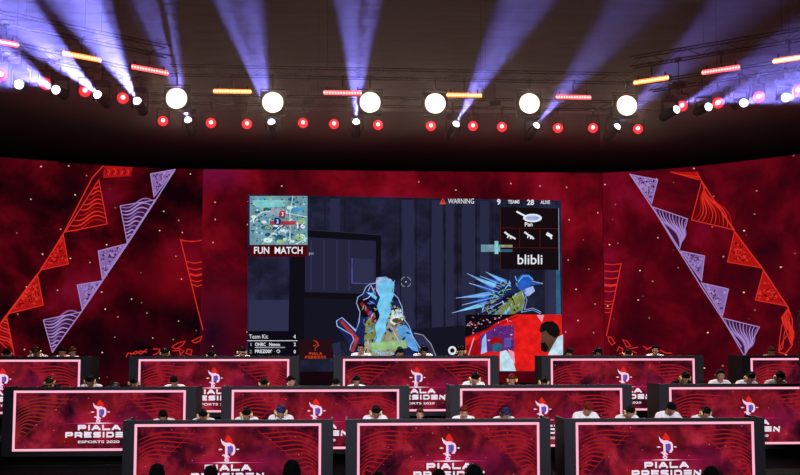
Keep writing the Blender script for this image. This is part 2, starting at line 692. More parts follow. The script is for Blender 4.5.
for i, (y0, k) in enumerate(((240, 1), (261.5, 1), (268, 1), (274, 2), (280, 1), (284.5, 1))):
    xl = 181 + (y0 - 239) * .247
    BL.line([(xl, y0), (xl + (202 - xl) * .5, y0 + 1.8), (202, y0 + .3)], .9 * k, PR, 2)
BL.line([(182, 241.5), (202, 240.5)], .8, PRm, 2)
for pts, cl in (([(126, 357), (128, 353), (135, 354), (140, 351), (147, 352)], 0), ([(130, 355), (136, 351), (141, 354), (147, 349)], 0), ([(153, 349), (160, 349), (158, 353), (153, 355)], 0),
                ([(172, 347), (178, 343), (185, 341), (183, 345), (176, 349)], 1), ([(192, 341), (198, 338), (202, 336), (200, 341), (195, 343)], 1),
                ([(173, 351), (179, 350), (181, 355)], 0), ([(178, 348), (184, 351), (180, 355)], 0), ([(186, 353), (188, 349), (192, 350), (191, 355)], 1)):
    BL.line(pts, .9, PR, 2, closed=bool(cl))
# right wing
cvR, mbR = wing('r', RIGHTW, SKYR, '')
BR = Board(lambda x, y, l: hit_curve(cvR, x, y, l), step=3.0)
BR.mb = mbR
BR.line([(630, 174), (657, 214), (679, 250), (702, 287), (724, 320), (742, 347)], 1.1, PV, 3)
pennant(BR, (630.5, 174.5), (652, 203), (658, 180), 'leaves', 'v')
pennant(BR, (653, 207), (680, 249), (688, 219), 'fanB', 'v')
pennant(BR, (681, 251), (702, 281), (705, 256), 'dots', 'v')
pennant(BR, (702, 283), (723, 316), (729, 289), 'leaves', 'v')
pennant(BR, (723, 318), (745, 356), (760, 327), 'fanB', 'v')
BR.line([(697, 172), (702, 181), (734, 230), (764, 270), (789, 308), (793, 320), (793, 345), (786, 354), (779, 352)], 1.1, PR, 3)
BR.tri([(671, 172), (696, 172), (700, 180)], PRm, 1, 5)
for k in range(6):
    BR.line([(676 + k * 4, 173.5 + k * .6), (680 + k * 4, 174.5 + k * .6)], .9, PR, 2)
BR.line([(671, 172), (700, 180)], .9, PR, 3)
pennant(BR, (702, 182), (735, 230), (692, 220), 'fanA', 'r')
pennant(BR, (735, 232), (763, 268), (728, 262), 'leaves', 'r')
pennant(BR, (764, 271), (788, 306), (756, 300), 'leaves', 'r')
pennant(BR, (789, 308), (792, 345), (782, 318), 'fanB', 'r')
for x0, x1, s in ((788, 778, 316), (791, 781, 322), (792, 780, 330)):
    BR.line([(x0, s), (x1 + 4, s + 10), (x1 + 3, s + 18), (779, 351)], .9, PR, 2)
BR.line([(621.5, 263), (606.5, 336)], 1.0, PR, 3)
for y0, k in ((264, 1), (271, 1.2), (278, 1.2), (285, 3), (291, 1), (301, 1), (304, 1), (308, 1), (312, 1)):
    xr = 621.5 - (y0 - 263) * .205
    BR.line([(604.5, y0), (604.5 + (xr - 604.5) * .5, y0 + .8), (xr, y0 - .3)], .8 * k, PR, 2)
for pts, cl in (([(608, 337), (611, 337), (615, 343), (612, 345), (609, 341)], 1), ([(623, 340), (627, 341), (631, 346), (627, 347)], 1), ([(617, 351), (619, 347), (623, 349), (622, 353), (619, 354)], 0),
                ([(628, 349), (634, 348), (638, 347)], 0), ([(643, 346), (648, 349), (652, 347)], 0), ([(646, 350), (651, 347), (656, 349)], 0), ([(660, 350), (666, 353), (672, 353)], 0), ([(632, 351), (637, 353)], 0)):
    BR.line(pts, .9, PR, 2, closed=bool(cl))

# centre wall with the match broadcast
BC = Board(lambda x, y, l: at(x, y, Y=WY - .012 * l))
xs0, xs1 = -4.33, 7.99
BC.mb.add([(xs0, WY, ZB), (xs1, WY, ZB), (xs1, WY, ZT), (xs0, WY, ZT)], [(0, 1, 2, 3)], SKYC)
BC.mb.box(xs0, xs1, WY + .002, WY + .16, ZB, ZT - .002, STEEL)
PLANK = picture('game_plank_wall', [(.35, (22, 22, 36)), (.5, (30, 31, 52)), (.65, (40, 42, 70))], 1.6, detail=6, dist=.2)
G = {k: (glow if k in ('white', 'black', 'boxblack', 'warn', 'navy', 'band', 'pane', 'panelite', 'frame', 'seam', 'floor') else mottled)('game_' + k, c) for k, c in dict(
    band=(40, 42, 68), seam=(19, 18, 30), frame=(15, 13, 22), pane=(36, 36, 60), panelite=(44, 46, 76), floor=(20, 20, 34), mapbase=(112, 156, 170), mapblue=(64, 150, 196), mapdark=(44, 92, 122),
    mapwhite=(205, 232, 226), mapgreen=(150, 190, 130), mapred=(170, 50, 60), navy=(30, 40, 110), darkred=(72, 6, 14), black=(14, 10, 20), boxblack=(20, 12, 16), redline=(96, 20, 22), teal=(126, 196, 200), warn=(225, 60, 45),
    white=(230, 232, 240), grey=(150, 155, 170), orange=(188, 60, 34), cyan=(110, 205, 245), sky=(90, 160, 225), tan=(150, 150, 120), olive=(120, 132, 70), violet=(90, 84, 170), paleblue=(160, 185, 235), blue=(40, 90, 190),
    deepblue=(28, 36, 84), red=(226, 28, 26), redd=(160, 16, 24), skin=(92, 58, 48), hair=(22, 15, 18), shirt=(192, 222, 238), purple=(90, 40, 120), pinkw=(235, 160, 190), lime=(150, 170, 60), brown=(92, 60, 42)).items()}
sx0, sy0, sx1, sy1 = 248, 195, 561.5, 371
BC.poly([(248, 194.5), (561.3, 200.5), (563, 371.5), (247, 372)], PLANK, 1)
for x, wd_ in ((330, 10), (402, 12), (432, 11), (446, 8), (462, 13), (480, 9), (545, 10)):
    BC.poly([(x, 197 + (x - 248) * .018), (x + wd_, 197 + (x - 248) * .018), (x + wd_ + .3, 362), (x, 362)], G['band'], 1.3)
for x in (325, 345, 400, 416, 430, 444, 457, 476, 492, 508):
    BC.line([(x, 198 + (x - 248) * .018), (x + .4, 330)], .9, G['seam'], 1.5)
BC.poly([(300, 229), (381, 235), (381, 300), (300, 298)], G['frame'], 1.7)            # window
BC.poly([(305, 237), (376, 241), (376, 294), (305, 292)], G['pane'], 1.9)
BC.poly([(352, 258), (374, 259), (374, 284), (352, 283)], G['panelite'], 2.1)
BC.line([(352, 258), (352, 283), (374, 284)], .8, G['violet'], 2.2)
for x in (311, 324, 337, 349):
    BC.line([(x, 240), (x, 290)], 1.6, G['panelite'], 2.15)
BC.poly([(290, 229), (304, 229), (304, 355), (294, 371), (288, 371)], G['frame'], 1.8)
BC.poly([(304, 298), (381, 300), (381, 330), (304, 352)], G['floor'], 1.8)
BC.poly([(249, 300), (292, 300), (292, 371.5), (247.3, 371.8)], G['panelite'], 1.6)
BC.poly([(400, 330), (563, 318), (563, 371), (400, 371.5)], G['floor'], 1.7)
BC.line([(305, 229.5), (381, 235)], .6, G['panelite'], 2.2)
# mini map
BC.rect(249.7, 196, 307.5, 244.8, G['mapbase'], 2.5)
rr = random.Random(3)
for _ in range(60):
    x, y = rr.uniform(252, 303), rr.uniform(198, 242)
    r = rr.uniform(1.2, 4)
    c = rr.choice(['mapblue', 'mapdark', 'mapwhite', 'mapgreen', 'mapblue'] if y < 215 else ['mapgreen', 'mapbase', 'mapdark', 'mapwhite'])
    BC.disc(x, y, min(r * 1.3, x - 249.8, 307.4 - x), min(r * .7, y - 196.1, 244.7 - y), G[c], 2.7 + _ * .004, 8)
for _ in range(150):
    x, y = rr.uniform(251, 306), rr.uniform(197.5, 243.5)
    BC.disc(x, y, rr.uniform(.5, 1.2), rr.uniform(.5, 1.1), G[rr.choice(['mapdark', 'navy', 'mapdark', 'mapwhite', 'frame'])], 2.95 + _ * .0005, 6)
BC.poly([(253, 200), (284, 200), (285, 206), (262, 208), (253, 205)], G['teal'], 3.0)
for pts in (([(250, 222), (262, 212), (277, 211), (307, 217)]), ([(262, 244), (278, 228), (292, 219)]), ([(293, 196), (290, 212), (290, 244)]), ([(296, 244), (307, 238)])):
    BC.line(pts, .9, G['mapwhite'], 3.1)
BC.poly([(272, 207), (281, 210), (278, 216), (269, 213)], G['grey'], 3.3)
BC.rect(270, 221, 296, 225, G['mapred'], 3.3)
BC.text('OZONE', 266, 226.6, 290, 229.8, G['navy'], 3.5)
BC.text('16', 297, 223, 305, 228.5, G['white'], 3.5)
BC.text('Y', 251, 216, 256, 222.5, G['white'], 3.5)
BC.disc(282.5, 214, 3.4, 3.6, G['mapred'], 3.6)
BC.disc(277.5, 221.4, 3.6, 3.8, G['navy'], 3.8)
BC.text('3', 281.5, 212, 283.5, 216, G['white'], 4)
BC.text('3', 276.5, 219.4, 278.5, 223.6, G['white'], 4)
BC.rect(249.7, 244.8, 307.5, 256.8, G['darkred'], 2.5)
BC.text('FUN  MATCH', 254, 246.8, 302.6, 253.8, G['white'], 3, bold=.02)
BC.text('pcs', 309, 252.6, 313.6, 255.6, G['grey'], 3)
# standings
BC.rect(248, 331, 297.5, 356.5, G['black'], 2.3)
BC.text('Team Kit', 249, 334.5, 268, 338.6, G['white'], 3, bold=0)
BC.text('4', 293.4, 334.5, 295.8, 338.6, G['white'], 3, bold=0)
BC.line([(247.5, 340.7), (297.5, 340.7)], .6, G['white'], 3)
BC.text('1', 250.4, 343, 251.6, 346, G['grey'], 3)
BC.text('OHRC   Nonoo', 255, 342.6, 280, 346, G['white'], 3)
BC.text('2', 293.8, 342.6, 295.8, 346, G['white'], 3)
BC.rect(255, 346.8, 285, 348, G['grey'], 3)
BC.text('2', 249.6, 350, 251.8, 353.4, G['grey'], 3)
BC.text('PREZ000   O', 255, 349.6, 280, 353, G['white'], 3)
BC.text('0', 293.8, 350, 295.8, 353.4, G['white'], 3)
# small orange event logo
BC.poly([(299, 340), (331, 338), (334, 358), (299, 360)], glow('game_dim_red', (38, 14, 20)), 2.1)
BC.line([(313.5, 340.5), (317, 342), (318.5, 345.5), (315.5, 347.5), (315, 351)], 1.3, G['orange'], 3, taper=True)
BC.line([(313, 346), (316, 345)], .8, G['orange'], 3)
BC.block('PIALA', 309, 352.3, 322, 354.9, G['orange'], 3, wd=.75)
BC.block('PRESIDXN', 305, 355.8, 326, 358.6, G['orange'], 3, wd=.75)
# crosshair
for k in range(4):
    a0 = k * PI / 2 + .25
    BC.line([(406 + 5 * math.cos(a0 + t * .27), 281.8 + 5 * math.sin(a0 + t * .27)) for t in range(5)], .6, G['grey'], 3)
BC.disc(406, 281.8, .6, .6, G['white'], 3)
BC.poly([(247, 371.6), (346, 371.6), (346, 388), (247, 388)], glow('screen_dark_lower_band', (22, 5, 12)), 1.2)
# kneeling outlined soldier with a glowing slash across him
BC.poly([(351, 347), (338, 328), (336, 320), (341, 317), (355, 330), (360, 311), (357, 302), (362, 295), (368, 291), (380, 281), (391, 282), (394, 296), (400, 305), (402, 317), (412, 329), (418, 347), (424, 357), (352, 357)], G['deepblue'], 2.2)
BC.poly([(368, 318), (392, 310), (402, 330), (404, 357), (362, 357), (366, 335)], G['tan'], 2.4)
BC.poly([(366, 322), (374, 312), (380, 330), (374, 345), (364, 340)], G['olive'], 2.6)
BC.poly([(356, 300), (369, 296), (382, 316), (378, 322), (360, 316)], G['frame'], 2.6)
BC.line([(341, 321), (357, 339), (352, 352)], 3.2, G['mapred'], 2.8)
BC.line([(361, 303), (377, 323)], 3.4, G['redd'], 2.8)
BC.poly([(392, 310), (401, 309), (403, 320), (396, 326), (390, 322)], G['mapwhite'], 2.9)
BC.disc(397, 320.5, 5, 2.5, G['brown'], 3.0)
BC.poly([(397, 326), (406, 325), (411, 332), (420, 352), (412, 350), (399, 335)], G['sky'], 3.0)
BC.poly([(376, 281), (380, 277), (391, 279), (394, 284), (391, 295), (380, 297), (376, 290)], G['paleblue'], 3.0)
BC.poly([(380, 281), (386, 280), (385, 290), (380, 291)], G['tan'], 3.2)
def inside(x, y, poly):
    c_ = False
    for (ax, ay), (bx, by) in zip(poly, poly[1:] + poly[:1]):
        if (ay > y) != (by > y) and x < (bx - ax) * (y - ay) / (by - ay) + ax:
            c_ = not c_
    return c_


def patches(poly, cols, n_, lay, r0, r1, sd):
    q = random.Random(sd)
    xs, ys = [p[0] for p in poly], [p[1] for p in poly]
    for j in range(n_):
        x, y = q.uniform(min(xs), max(xs)), q.uniform(min(ys), max(ys))
        if not inside(x, y, poly):
            continue
        a_ = q.uniform(0, PI)
        l_, w_ = q.uniform(r0, r1) * 1.6, q.uniform(r0, r1) * .5
        dx, dy = math.cos(a_), math.sin(a_)
        BC.poly([(x + dx * l_, y + dy * l_), (x - dy * w_, y + dx * w_), (x - dx * l_ * .8, y - dy * l_ * .8), (x + dy * w_, y - dx * w_)], G[q.choice(cols)], lay + .0008 * j)


BODY = [(358, 304), (368, 294), (380, 284), (392, 286), (396, 298), (401, 310), (410, 330), (414, 345), (404, 352), (366, 352), (364, 330)]
patches(BODY, ['tan', 'deepblue', 'brown', 'frame', 'paleblue', 'olive', 'violet', 'sky', 'tan'], 230, 3.05, 1.0, 2.6, 5)
BC.poly([(379, 284), (384, 279), (388, 283), (392, 280), (391, 290), (394, 295), (390, 303), (391, 312), (386, 320), (386, 330), (381, 338), (380, 348), (375, 354), (373, 348), (377, 338), (375, 326), (380, 316), (377, 306), (380, 297)], G['cyan'], 3.3)
BC.line([(386, 284), (385, 300), (382, 318), (378, 345)], 1.4, G['paleblue'], 3.5, taper=True)
BC.poly([(377, 297), (372, 293), (366, 292), (376, 300)], G['cyan'], 3.3)
BC.poly([(388, 287), (395, 280), (390, 296)], G['cyan'], 3.35)
out_ = [(350, 350), (351, 345), (354, 340), (352, 335), (337, 326), (336.5, 321), (342, 317.5), (356, 331), (359, 322), (360, 312), (356.5, 303), (358, 297), (363, 294), (366, 287), (370, 284), (376, 283), (377, 278), (386, 277), (394, 284), (393, 293), (398, 298), (402, 307), (403, 318), (409, 326), (413, 337), (420, 348), (427, 353)]
BC.line(out_, .8, G['paleblue'], 3.6)
BC.line([(368, 291), (371, 285), (374, 292), (368, 298), (363, 300)], .8, G['paleblue'], 3.6)
BC.line([(391, 326), (398, 340), (412, 348)], .8, G['paleblue'], 3.6)
BC.poly([(371, 343), (405, 340), (407, 348), (372, 351)], G['mapgreen'], 3.4)
BC.text('TMRT  MA', 377, 352.2, 397, 355.8, G['paleblue'], 3.7)
BC.line([(414, 333), (423, 335), (431, 344), (436, 356)], .8, G['grey'], 3.4)
BC.poly([(414, 333), (423, 335), (431, 344), (436, 356), (420, 356)], G['panelite'], 3.2)
BC.disc(452.3, 350.5, 4.2, 4.4, G['white'], 3.4)
BC.disc(452.3, 350.5, 2.3, 2.4, G['frame'], 3.6)
# status line
BC.poly([(439.5, 204.2), (446, 204.2), (442.8, 198)], G['warn'], 3)
BC.line([(442.8, 200), (442.8, 202.2)], .8, G['black'], 3.2)
BC.text('WARNING', 448, 198.6, 474, 203.6, G['white'], 3, bold=0)
BC.text('9', 497, 199, 500.6, 204.8, G['white'], 3, bold=.02)
BC.text('TEAMS', 508, 200, 519.5, 203.6, G['white'], 3, bold=.015)
BC.text('28', 527, 199.6, 534, 205, G['white'], 3, bold=.02)
BC.text('ALIVE', 540.5, 200.4, 550, 204, G['white'], 3, bold=.015)
# equipment panel
BC.poly([(500.5, 207), (558.5, 208.5), (559, 270), (500.5, 269)], G['boxblack'], 2.3)
for pts in ([(500.5, 228), (558.5, 228.6)], [(500.5, 247.5), (559, 248)], [(519.5, 228), (519.5, 247.5)], [(540, 228), (540, 247.5)], [(500.5, 209), (500.5, 269)]):
    BC.line(pts, .5, G['redline'], 2.6)
BC.line([(558.6, 208), (559.2, 270)], .6, G['grey'], 2.7)
BC.line([(516.5, 211.5), (525, 216)], 1.8, G['white'], 3)
BC.disc(532.5, 218, 9.4, 4.2, G['white'], 3)
BC.disc(532.5, 218, 7.2, 2.6, G['paleblue'], 3.2)
BC.line([(526, 218), (539, 217.6)], .7, G['grey'], 3.4)
BC.text('Pan', 524.8, 222.2, 532.6, 226.4, G['white'], 3)
for x0, s in ((504.5, 1), (524.5, .85)):
    BC.line([(x0, 232), (x0 + 4, 235), (x0 + 7, 236.6), (x0 + 11 * s, 239)], 1.7, G['white'], 3)
    BC.line([(x0 + 4, 235), (x0 + 3, 238)], 1.2, G['white'], 3)
    BC.line([(x0 + 6.5, 236), (x0 + 6, 239)], 1.3, G['white'], 3)
BC.line([(546.5, 233.5), (552, 236.6)], 3.2, G['white'], 3)
BC.line([(550.5, 235.5), (551.5, 239)], 1.6, G['white'], 3)
BC.rect(481, 244.6, 500.5, 251.8, G['mapbase'], 2.5)
BC.rect(494.6, 241, 498.4, 254, G['teal'], 2.7)
BC.rect(500.5, 244.8, 512.5, 247.4, G['tan'], 2.7)
BC.rect(500.5, 249.3, 512.5, 252, G['mapdark'], 2.7)
BC.text('blibli', 517.6, 254.6, 542.4, 264.4, G['white'], 3.2, bold=.008)
# crouched figure with a fan of ice-blue spikes
for tip, base, c in (((467, 273.5), (500, 289), 'sky'), ((469, 283), (498, 292), 'blue'), ((456, 298), (494, 294), 'sky'), ((452, 313), (496, 301), 'cyan'), ((480, 276), (505, 286), 'blue'), ((478, 314), (502, 302), 'sky'), ((474, 306), (500, 298), 'blue'), ((476, 279), (502, 287), 'cyan'), ((486, 272), (508, 284), 'sky'), ((462, 305), (495, 297), 'blue'), ((488, 314), (506, 303), 'cyan')):
    a, b_ = Vector(tip), Vector(base)
    n_ = Vector((-(b_ - a).y, (b_ - a).x)).normalized() * 3.4
    BC.poly([a, b_ + n_, b_ - n_], G[c], 2.5 + .05 * len(c))
    BC.line([a, b_], .6, G['paleblue'], 3.3)
BC.poly([(497, 283), (512, 279), (520, 280), (524, 290), (512, 303), (497, 313), (480, 314), (486, 302)], G['deepblue'], 2.9)
BC.poly([(493, 307), (512, 296), (524, 289), (527, 300), (521, 310), (514, 314), (492, 315)], G['olive'], 3.0)
BC.poly([(486, 314), (506, 296), (520, 291), (506, 302), (494, 314)], G['frame'], 3.2)
BC.poly([(516, 281), (521, 275), (528, 274), (533, 278), (532, 281), (543, 284), (531, 285), (527, 291), (519, 290)], G['blue'], 3.1)
BC.line([(518, 282), (523, 276), (529, 276), (533, 280)], .8, G['cyan'], 3.3)
BC.line([(532, 281), (543, 283.6)], .9, G['grey'], 3.3)
BC.line([(515, 276), (517, 281)], 1, G['sky'], 3.3)
BC.poly([(525, 289), (533, 286), (535, 291), (529, 296), (524, 296)], G['paleblue'], 3.2)
BC.line([(523, 291), (526, 300), (523, 311), (533, 309), (541, 313)], 2.2, G['paleblue'], 3.3)
BC.line([(523, 291), (526, 300), (523, 311), (533, 309), (541, 313)], 1.2, G['deepblue'], 3.5)
for x, y in ((503, 282), (508, 287), (501, 292), (495, 297)):
    BC.line([(x - 3, y + 2), (x, y - 2), (x + 4, y)], .8, G['cyan'], 3.4)
    BC.line([(x - 2, y + 3), (x + 3, y + 2)], .7, G['lime'], 3.4)
BC.poly([(548, 270), (559, 270.5), (560, 316), (548, 315)], G['panelite'], 2.0)
BC.poly([(556, 270), (560, 270), (561, 316), (556, 315)], G['mapdark'], 2.2)
patches([(478, 314), (490, 296), (500, 284), (514, 280), (528, 290), (526, 302), (520, 313)], ['blue', 'deepblue', 'frame', 'sky', 'lime', 'paleblue', 'frame', 'olive'], 110, 3.42, .9, 2.3, 8)
patches([(468, 316), (514, 316), (514, 330), (470, 340)], ['pinkw', 'redd', 'purple', 'frame'], 60, 4.62, .5, 1.2, 9)
# red inset: the stage camera
BC.poly([(465.5, 314.5), (561.8, 314.5), (563, 371), (465.5, 371)], G['red'], 4.0)
BC.poly([(465.5, 314.5), (516, 314.5), (496, 323), (480, 334), (465.5, 337)], G['black'], 4.2)
for _ in range(16):
    x = rr.uniform(467, 505)
    BC.disc(x, 326 - (x - 467) * .25 + rr.uniform(-2, 2), .8, .6, G['pinkw'], 4.4, 6)
BC.line([(466, 338), (482, 332), (500, 324), (518, 316)], 1.8, G['redd'], 4.4)
BC.poly([(480, 336), (497, 326), (514, 325), (514, 350), (480, 352)], G['purple'], 4.5)
for _ in range(22):
    BC.disc(rr.uniform(483, 512), rr.uniform(329, 348), 1.3, .8, G[rr.choice(['violet', 'pinkw', 'deepblue', 'mapred'])], 4.6 + _ * .003, 6)
BC.poly([(482, 340), (486, 333), (487, 352), (481, 354)], G['paleblue'], 4.8)
BC.rect(504, 338, 511, 347, G['violet'], 4.8)
BC.line([(468, 356), (474, 338)], 1.0, G['pinkw'], 4.8)
BC.poly([(466, 346), (480, 338), (481, 371), (466, 371)], G['redd'], 4.6)
BC.disc(496.5, 343.5, 6.4, 5.6, G['brown'], 5.0)                # red-haired player with headset, seen from behind
BC.disc(496.5, 341.5, 6.6, 4.8, G['redd'], 5.1)
BC.disc(497, 347.5, 5.2, 4.6, G['mapdark'], 5.2)
BC.poly([(500, 352), (506, 350), (512, 357), (516, 371), (500, 371)], G['shirt'], 5.2)
BC.poly([(508, 349), (514, 352), (515, 364), (511, 358)], G['pinkw'], 5.3)
BC.poly([(536.6, 315), (544, 315), (542, 322.5)], G['pinkw'], 4.8)
BC.poly([(548, 355), (553, 345), (558, 337), (563, 334.5), (563, 355)], G['shirt'], 5.2)     # player in profile
BC.poly([(541, 334), (545, 329), (555, 329), (558, 338), (553, 345), (549, 353), (544, 351), (541, 350), (542.5, 346), (540, 343), (541, 340)], G['skin'], 5.0)
BC.poly([(539.3, 330), (541, 324.5), (546, 321.3), (553, 321.3), (558, 325), (560, 331), (559.5, 335.5), (555, 338), (549, 334.5), (546, 330.5), (541, 333)], G['hair'], 5.3)
BC.line([(543.5, 335.5), (546, 335.5), (546, 340), (544, 341)], 1.0, G['brown'], 5.4)
BC.poly([(540.8, 343), (545, 342), (549, 349), (546, 352.5), (541, 350.5)], G['hair'], 5.25)

for B_, nm, lab in ((BL, 'video_wall', 'curved LED video wall wing with red and violet pennants leading down to the left'),
                    (BC, 'video_wall', 'flat middle LED video wall showing the match broadcast with FUN MATCH map'),
                    (BR, 'video_wall', 'curved LED video wall wing with pennants leading down to the right')):
    tag(B_.finish(nm), lab, 'video wall', 'LED video wall sections')

# black masking cloth over the wall
b = MB()
pts = [Vector(p) for p in LEFTW[::-1]] + [Vector(p) for p in RIGHTW]
n = len(pts)
offs = [(p.x, p.y + .22) for p in pts]
b.add([(x, y, z) for x, y in offs for z in (ZT - .4, ZT + 1.9)], [(2 * i, 2 * i + 2, 2 * i + 3, 2 * i + 1) for i in range(n - 1)], MATTE)
b.add([(x, y + .05, z) for x, y in offs for z in (ZT - .4, ZT + 1.9)], [(2 * i, 2 * i + 1, 2 * i + 3, 2 * i + 2) for i in range(n - 1)], MATTE)
tag(b.build('masking_drape'), 'black masking cloth hanging above the LED video wall', 'drape')

# ------------------------------------------------------------------ desks
def led_desk_screen(hs, seedv, brown, name):
    """3.39 m wide screen picture; y measured down from the light strip's outer top"""
    H = 1.233 * hs
    fn = lambda x, y, l: Vector((x, -.006 * l, -y))
    B = Board(fn)
    bg = picture('desk_nebula_%d' % seedv, [(.34, (26, 7, 18)), (.46, (66, 12, 30)), (.56, (120, 20, 40)), (.70, (172, 40, 60))], 1.9, detail=8, dist=.3, star=.022, star_scale=2.6, star_rgb=(255, 130, 130),
                 spots=((0, -.66 * hs, .85, .22, (165, 22, 58)), (.75, -.66 * hs, .6, .35, (122, 18, 58)), (0, -.32, .6, .35, (130, 22, 28)), (-.62, -.95 * hs, .45, .25, (150, 24, 30))), offset=(seedv * 3.1, 0, seedv))
    x0, x1, y0, y1 = -1.695, 1.695, .055, H - .055
    B.poly([(x0, y0), (x1, y0), (x1, y1), (x0, y1)], bg, 0)
    wv = WAVEO if brown else WAVE
    for i in range(11):                   # wavy bands in the upper corners
        yy = .12 + i * .075 * hs
        xe = -1.68 + max(.12, 1.12 - i * .1)
        pts, ptr = [], []
        for k in range(13):
            t = k / 12
            x = -1.68 + (xe + 1.68) * t
            y = yy + .18 * (1 - t) ** 1.3 - .06 * math.sin(t * PI * 1.5)
            if y < y1 - .03 and y > y0 + .01:
                pts.append((x, y))
                ptr.append((-x, y))
        if len(pts) > 3:
            B.line(pts, .026, wv, 2, taper=True)
            B.line(ptr, .026, WAVE, 2, taper=True)
    B.line([(-1.6, min(1.02 * hs, y1 - .02)), (-1.15, .6), (-.62, .12)], .010, wv, 2)
    B.line([(.55, .12), (1.1, .55), (1.62, min(1.0 * hs, y1 - .02))], .012, WAVE, 2)
    # flare
    B.poly([(-.75, .668 * hs), (0, .660 * hs), (.75, .668 * hs), (0, .676 * hs)], FLARE, 3)
    B.poly([(-.3, .668 * hs), (0, .655 * hs), (.3, .668 * hs), (0, .681 * hs)], WHITE, 3.5)
    # emblem: flame and the letter P on a stem
    Y = lambda q: q * hs
    B.poly([(-.065, Y(.30)), (-.05, Y(.25)), (-.005, Y(.185)), (.03, Y(.215)), (.07, Y(.27)), (.09, Y(.34)), (.04, Y(.35)), (-.02, Y(.31))], LRED, 3)
    B.poly([(-.135, Y(.25)), (-.105, Y(.295)), (-.04, Y(.325)), (.03, Y(.325)), (.07, Y(.345)), (.05, Y(.385)), (-.06, Y(.385)), (-.105, Y(.35)), (-.13, Y(.30))], PINKW, 4)
    B.line([(-.032, Y(.375)), (-.028, Y(.6))], .045, PINKW, 4.2)
    B.line([(.022, Y(.385)), (.022, Y(.51))], .030, LBLUE, 4.2)
    B.line([(.05, Y(.365)), (.095, Y(.37)), (.115, Y(.40)), (.115, Y(.485)), (.09, Y(.52)), (.055, Y(.522))], .042, PINKW, 4.4)
    B.line([(.058, Y(.37)), (.058, Y(.53))], .022, LBLUE, 4.6)
    B.poly([(-.185, Y(.44)), (-.145, Y(.425)), (-.095, Y(.44)), (-.145, Y(.455))], PINKW, 4.2)
    B.poly([(.15, Y(.44)), (.18, Y(.425)), (.215, Y(.44)), (.18, Y(.455))], PINKW, 4.2)
    B.line([(-.105, Y(.545)), (-.075, Y(.53)), (-.04, Y(.58)), (.0, Y(.55)), (.03, Y(.58))], .022, PINKW, 4.6)
    B.disc(-.022, Y(.62), .045, .034, PINKW, 4.8)
    B.disc(-.022, Y(.62), .018, .014, LBLUE, 5)
    B.block('PIALA', -.43, Y(.70), .43, Y(.81), WHITE, 5, wd=.036, gap=.22)
    B.block('PRESIDXN', -.68, Y(.845), .68, Y(.958), WHITE, 5, wd=.034, gap=.22)
    B.text('ESPORTS 2020', -.42, Y(1.02), .42, Y(1.072), WHITE, 5, bold=.02)
    return B.finish(name)


screens = {}
DESKS = [('A', -7.848, 22.90), ('A', -3.048, 23.046), ('A', 1.720, 23.06), ('A', 6.680, 23.02), ('A', 11.593, 23.08),
         ('B', -5.037, 20.498), ('B', -.593, 20.538), ('B', 4.218, 20.671), ('B', 8.801, 20.817),
         ('C', -2.182, 18.656), ('C', 2.004, 18.644), ('C', 6.202, 18.584)]
DESK_LABEL = ['black gaming desk with lit LED front, back row, at the left edge of the photo',
              'black gaming desk with lit LED front, back row, below the standings list',
              'black gaming desk with lit LED front, back row, below the kneeling soldier picture',
              'black gaming desk with lit LED front, back row, just past the profile face picture',
              'black gaming desk with lit LED front, back row, below the last red pennant',
              'gaming desk with brownish wave LED front in the middle row, leftmost of four',
              'gaming desk with lit LED front in the middle row, second of four from the left',
              'gaming desk with lit LED front in the middle row, third of four from the left',
              'gaming desk with lit LED front in the middle row, rightmost beside the black speaker tower',
              'gaming desk with pink-edged LED front in the front row, leftmost of three',
              'gaming desk with pink-edged LED front in the front row, middle of three',
              'gaming desk with pink-edged LED front in the front row, rightmost of three']


def build_desk(row, scr, loc, label):
    R_ = ROWS[row]
    top, plat = R_['top'], R_['plat']
    H = Hpx[row]
    t = empty('gaming_desk', loc, label, 'desk', 'LED-fronted gaming desks on the stage tiers')
    zt = top - plat                      # local heights above the platform
    zp = zt - .07                        # outer top of the light strip
    zb = zp - H - .11
    depth = .86
    f = MB()
    f.box(-1.97, 1.97, 0.0, .07, zb, zt, BLACK)
    f.box(-1.97, 1.97, .07, .10, zb + .05, zt - .03, BLACK)
    f.build('front_frame', t)
    s = MB()
    for (a, c, d, e) in ((-1.75, 1.75, zp - .045, zp), (-1.75, 1.75, zp - H, zp - H + .045), (-1.75, -1.705, zp - H + .045, zp - .045), (1.705, 1.75, zp - H + .045, zp - .045)):
        s.box(a, c, -.014, 0, d, e, STRIP)
    st = s.build('light_strip', t)
    if scr is not None:
        scr.parent = t
        scr.location = (0, -.004, zp)
    for sx in (-1, 1):
        q = MB()
        x0, x1 = (-1.97, -1.93) if sx < 0 else (1.93, 1.97)
        # side cheek: stands on the platform behind the front, its top falling a little to the back
        vs = [(x, y, z) for x in (x0, x1) for (y, z) in ((.10, .0 if row != 'x' else 0), (depth, 0), (depth, zt - .03), (.10, zt - .004))]
        q.add(vs, [(0, 1, 2, 3), (7, 6, 5, 4), (0, 4, 5, 1), (1, 5, 6, 2), (2, 6, 7, 3), (3, 7, 4, 0)], DESKSIDE)
        q.build('side_panel', t)
    wt = MB()
    wt.box(-1.93, 1.93, .10, depth - .02, .70, .735, DESKSIDE)
    wt.build('worktop', t)
    return t


desk_objs = []
for i, (row, x, y) in enumerate(DESKS):
    hs = Hpx[row] / 1.233
    scr = led_desk_screen(hs, i, row == 'B' and i == 5, 'led_screen')
    desk_objs.append(build_desk(row, scr, (x, y, ROWS[row]['plat']), DESK_LABEL[i]))

# ------------------------------------------------------------------ people
def rotx(a, piv):
    return Matrix.Translation(piv) @ Matrix.Rotation(a, 4, 'X') @ Matrix.Translation(-Vector(piv))


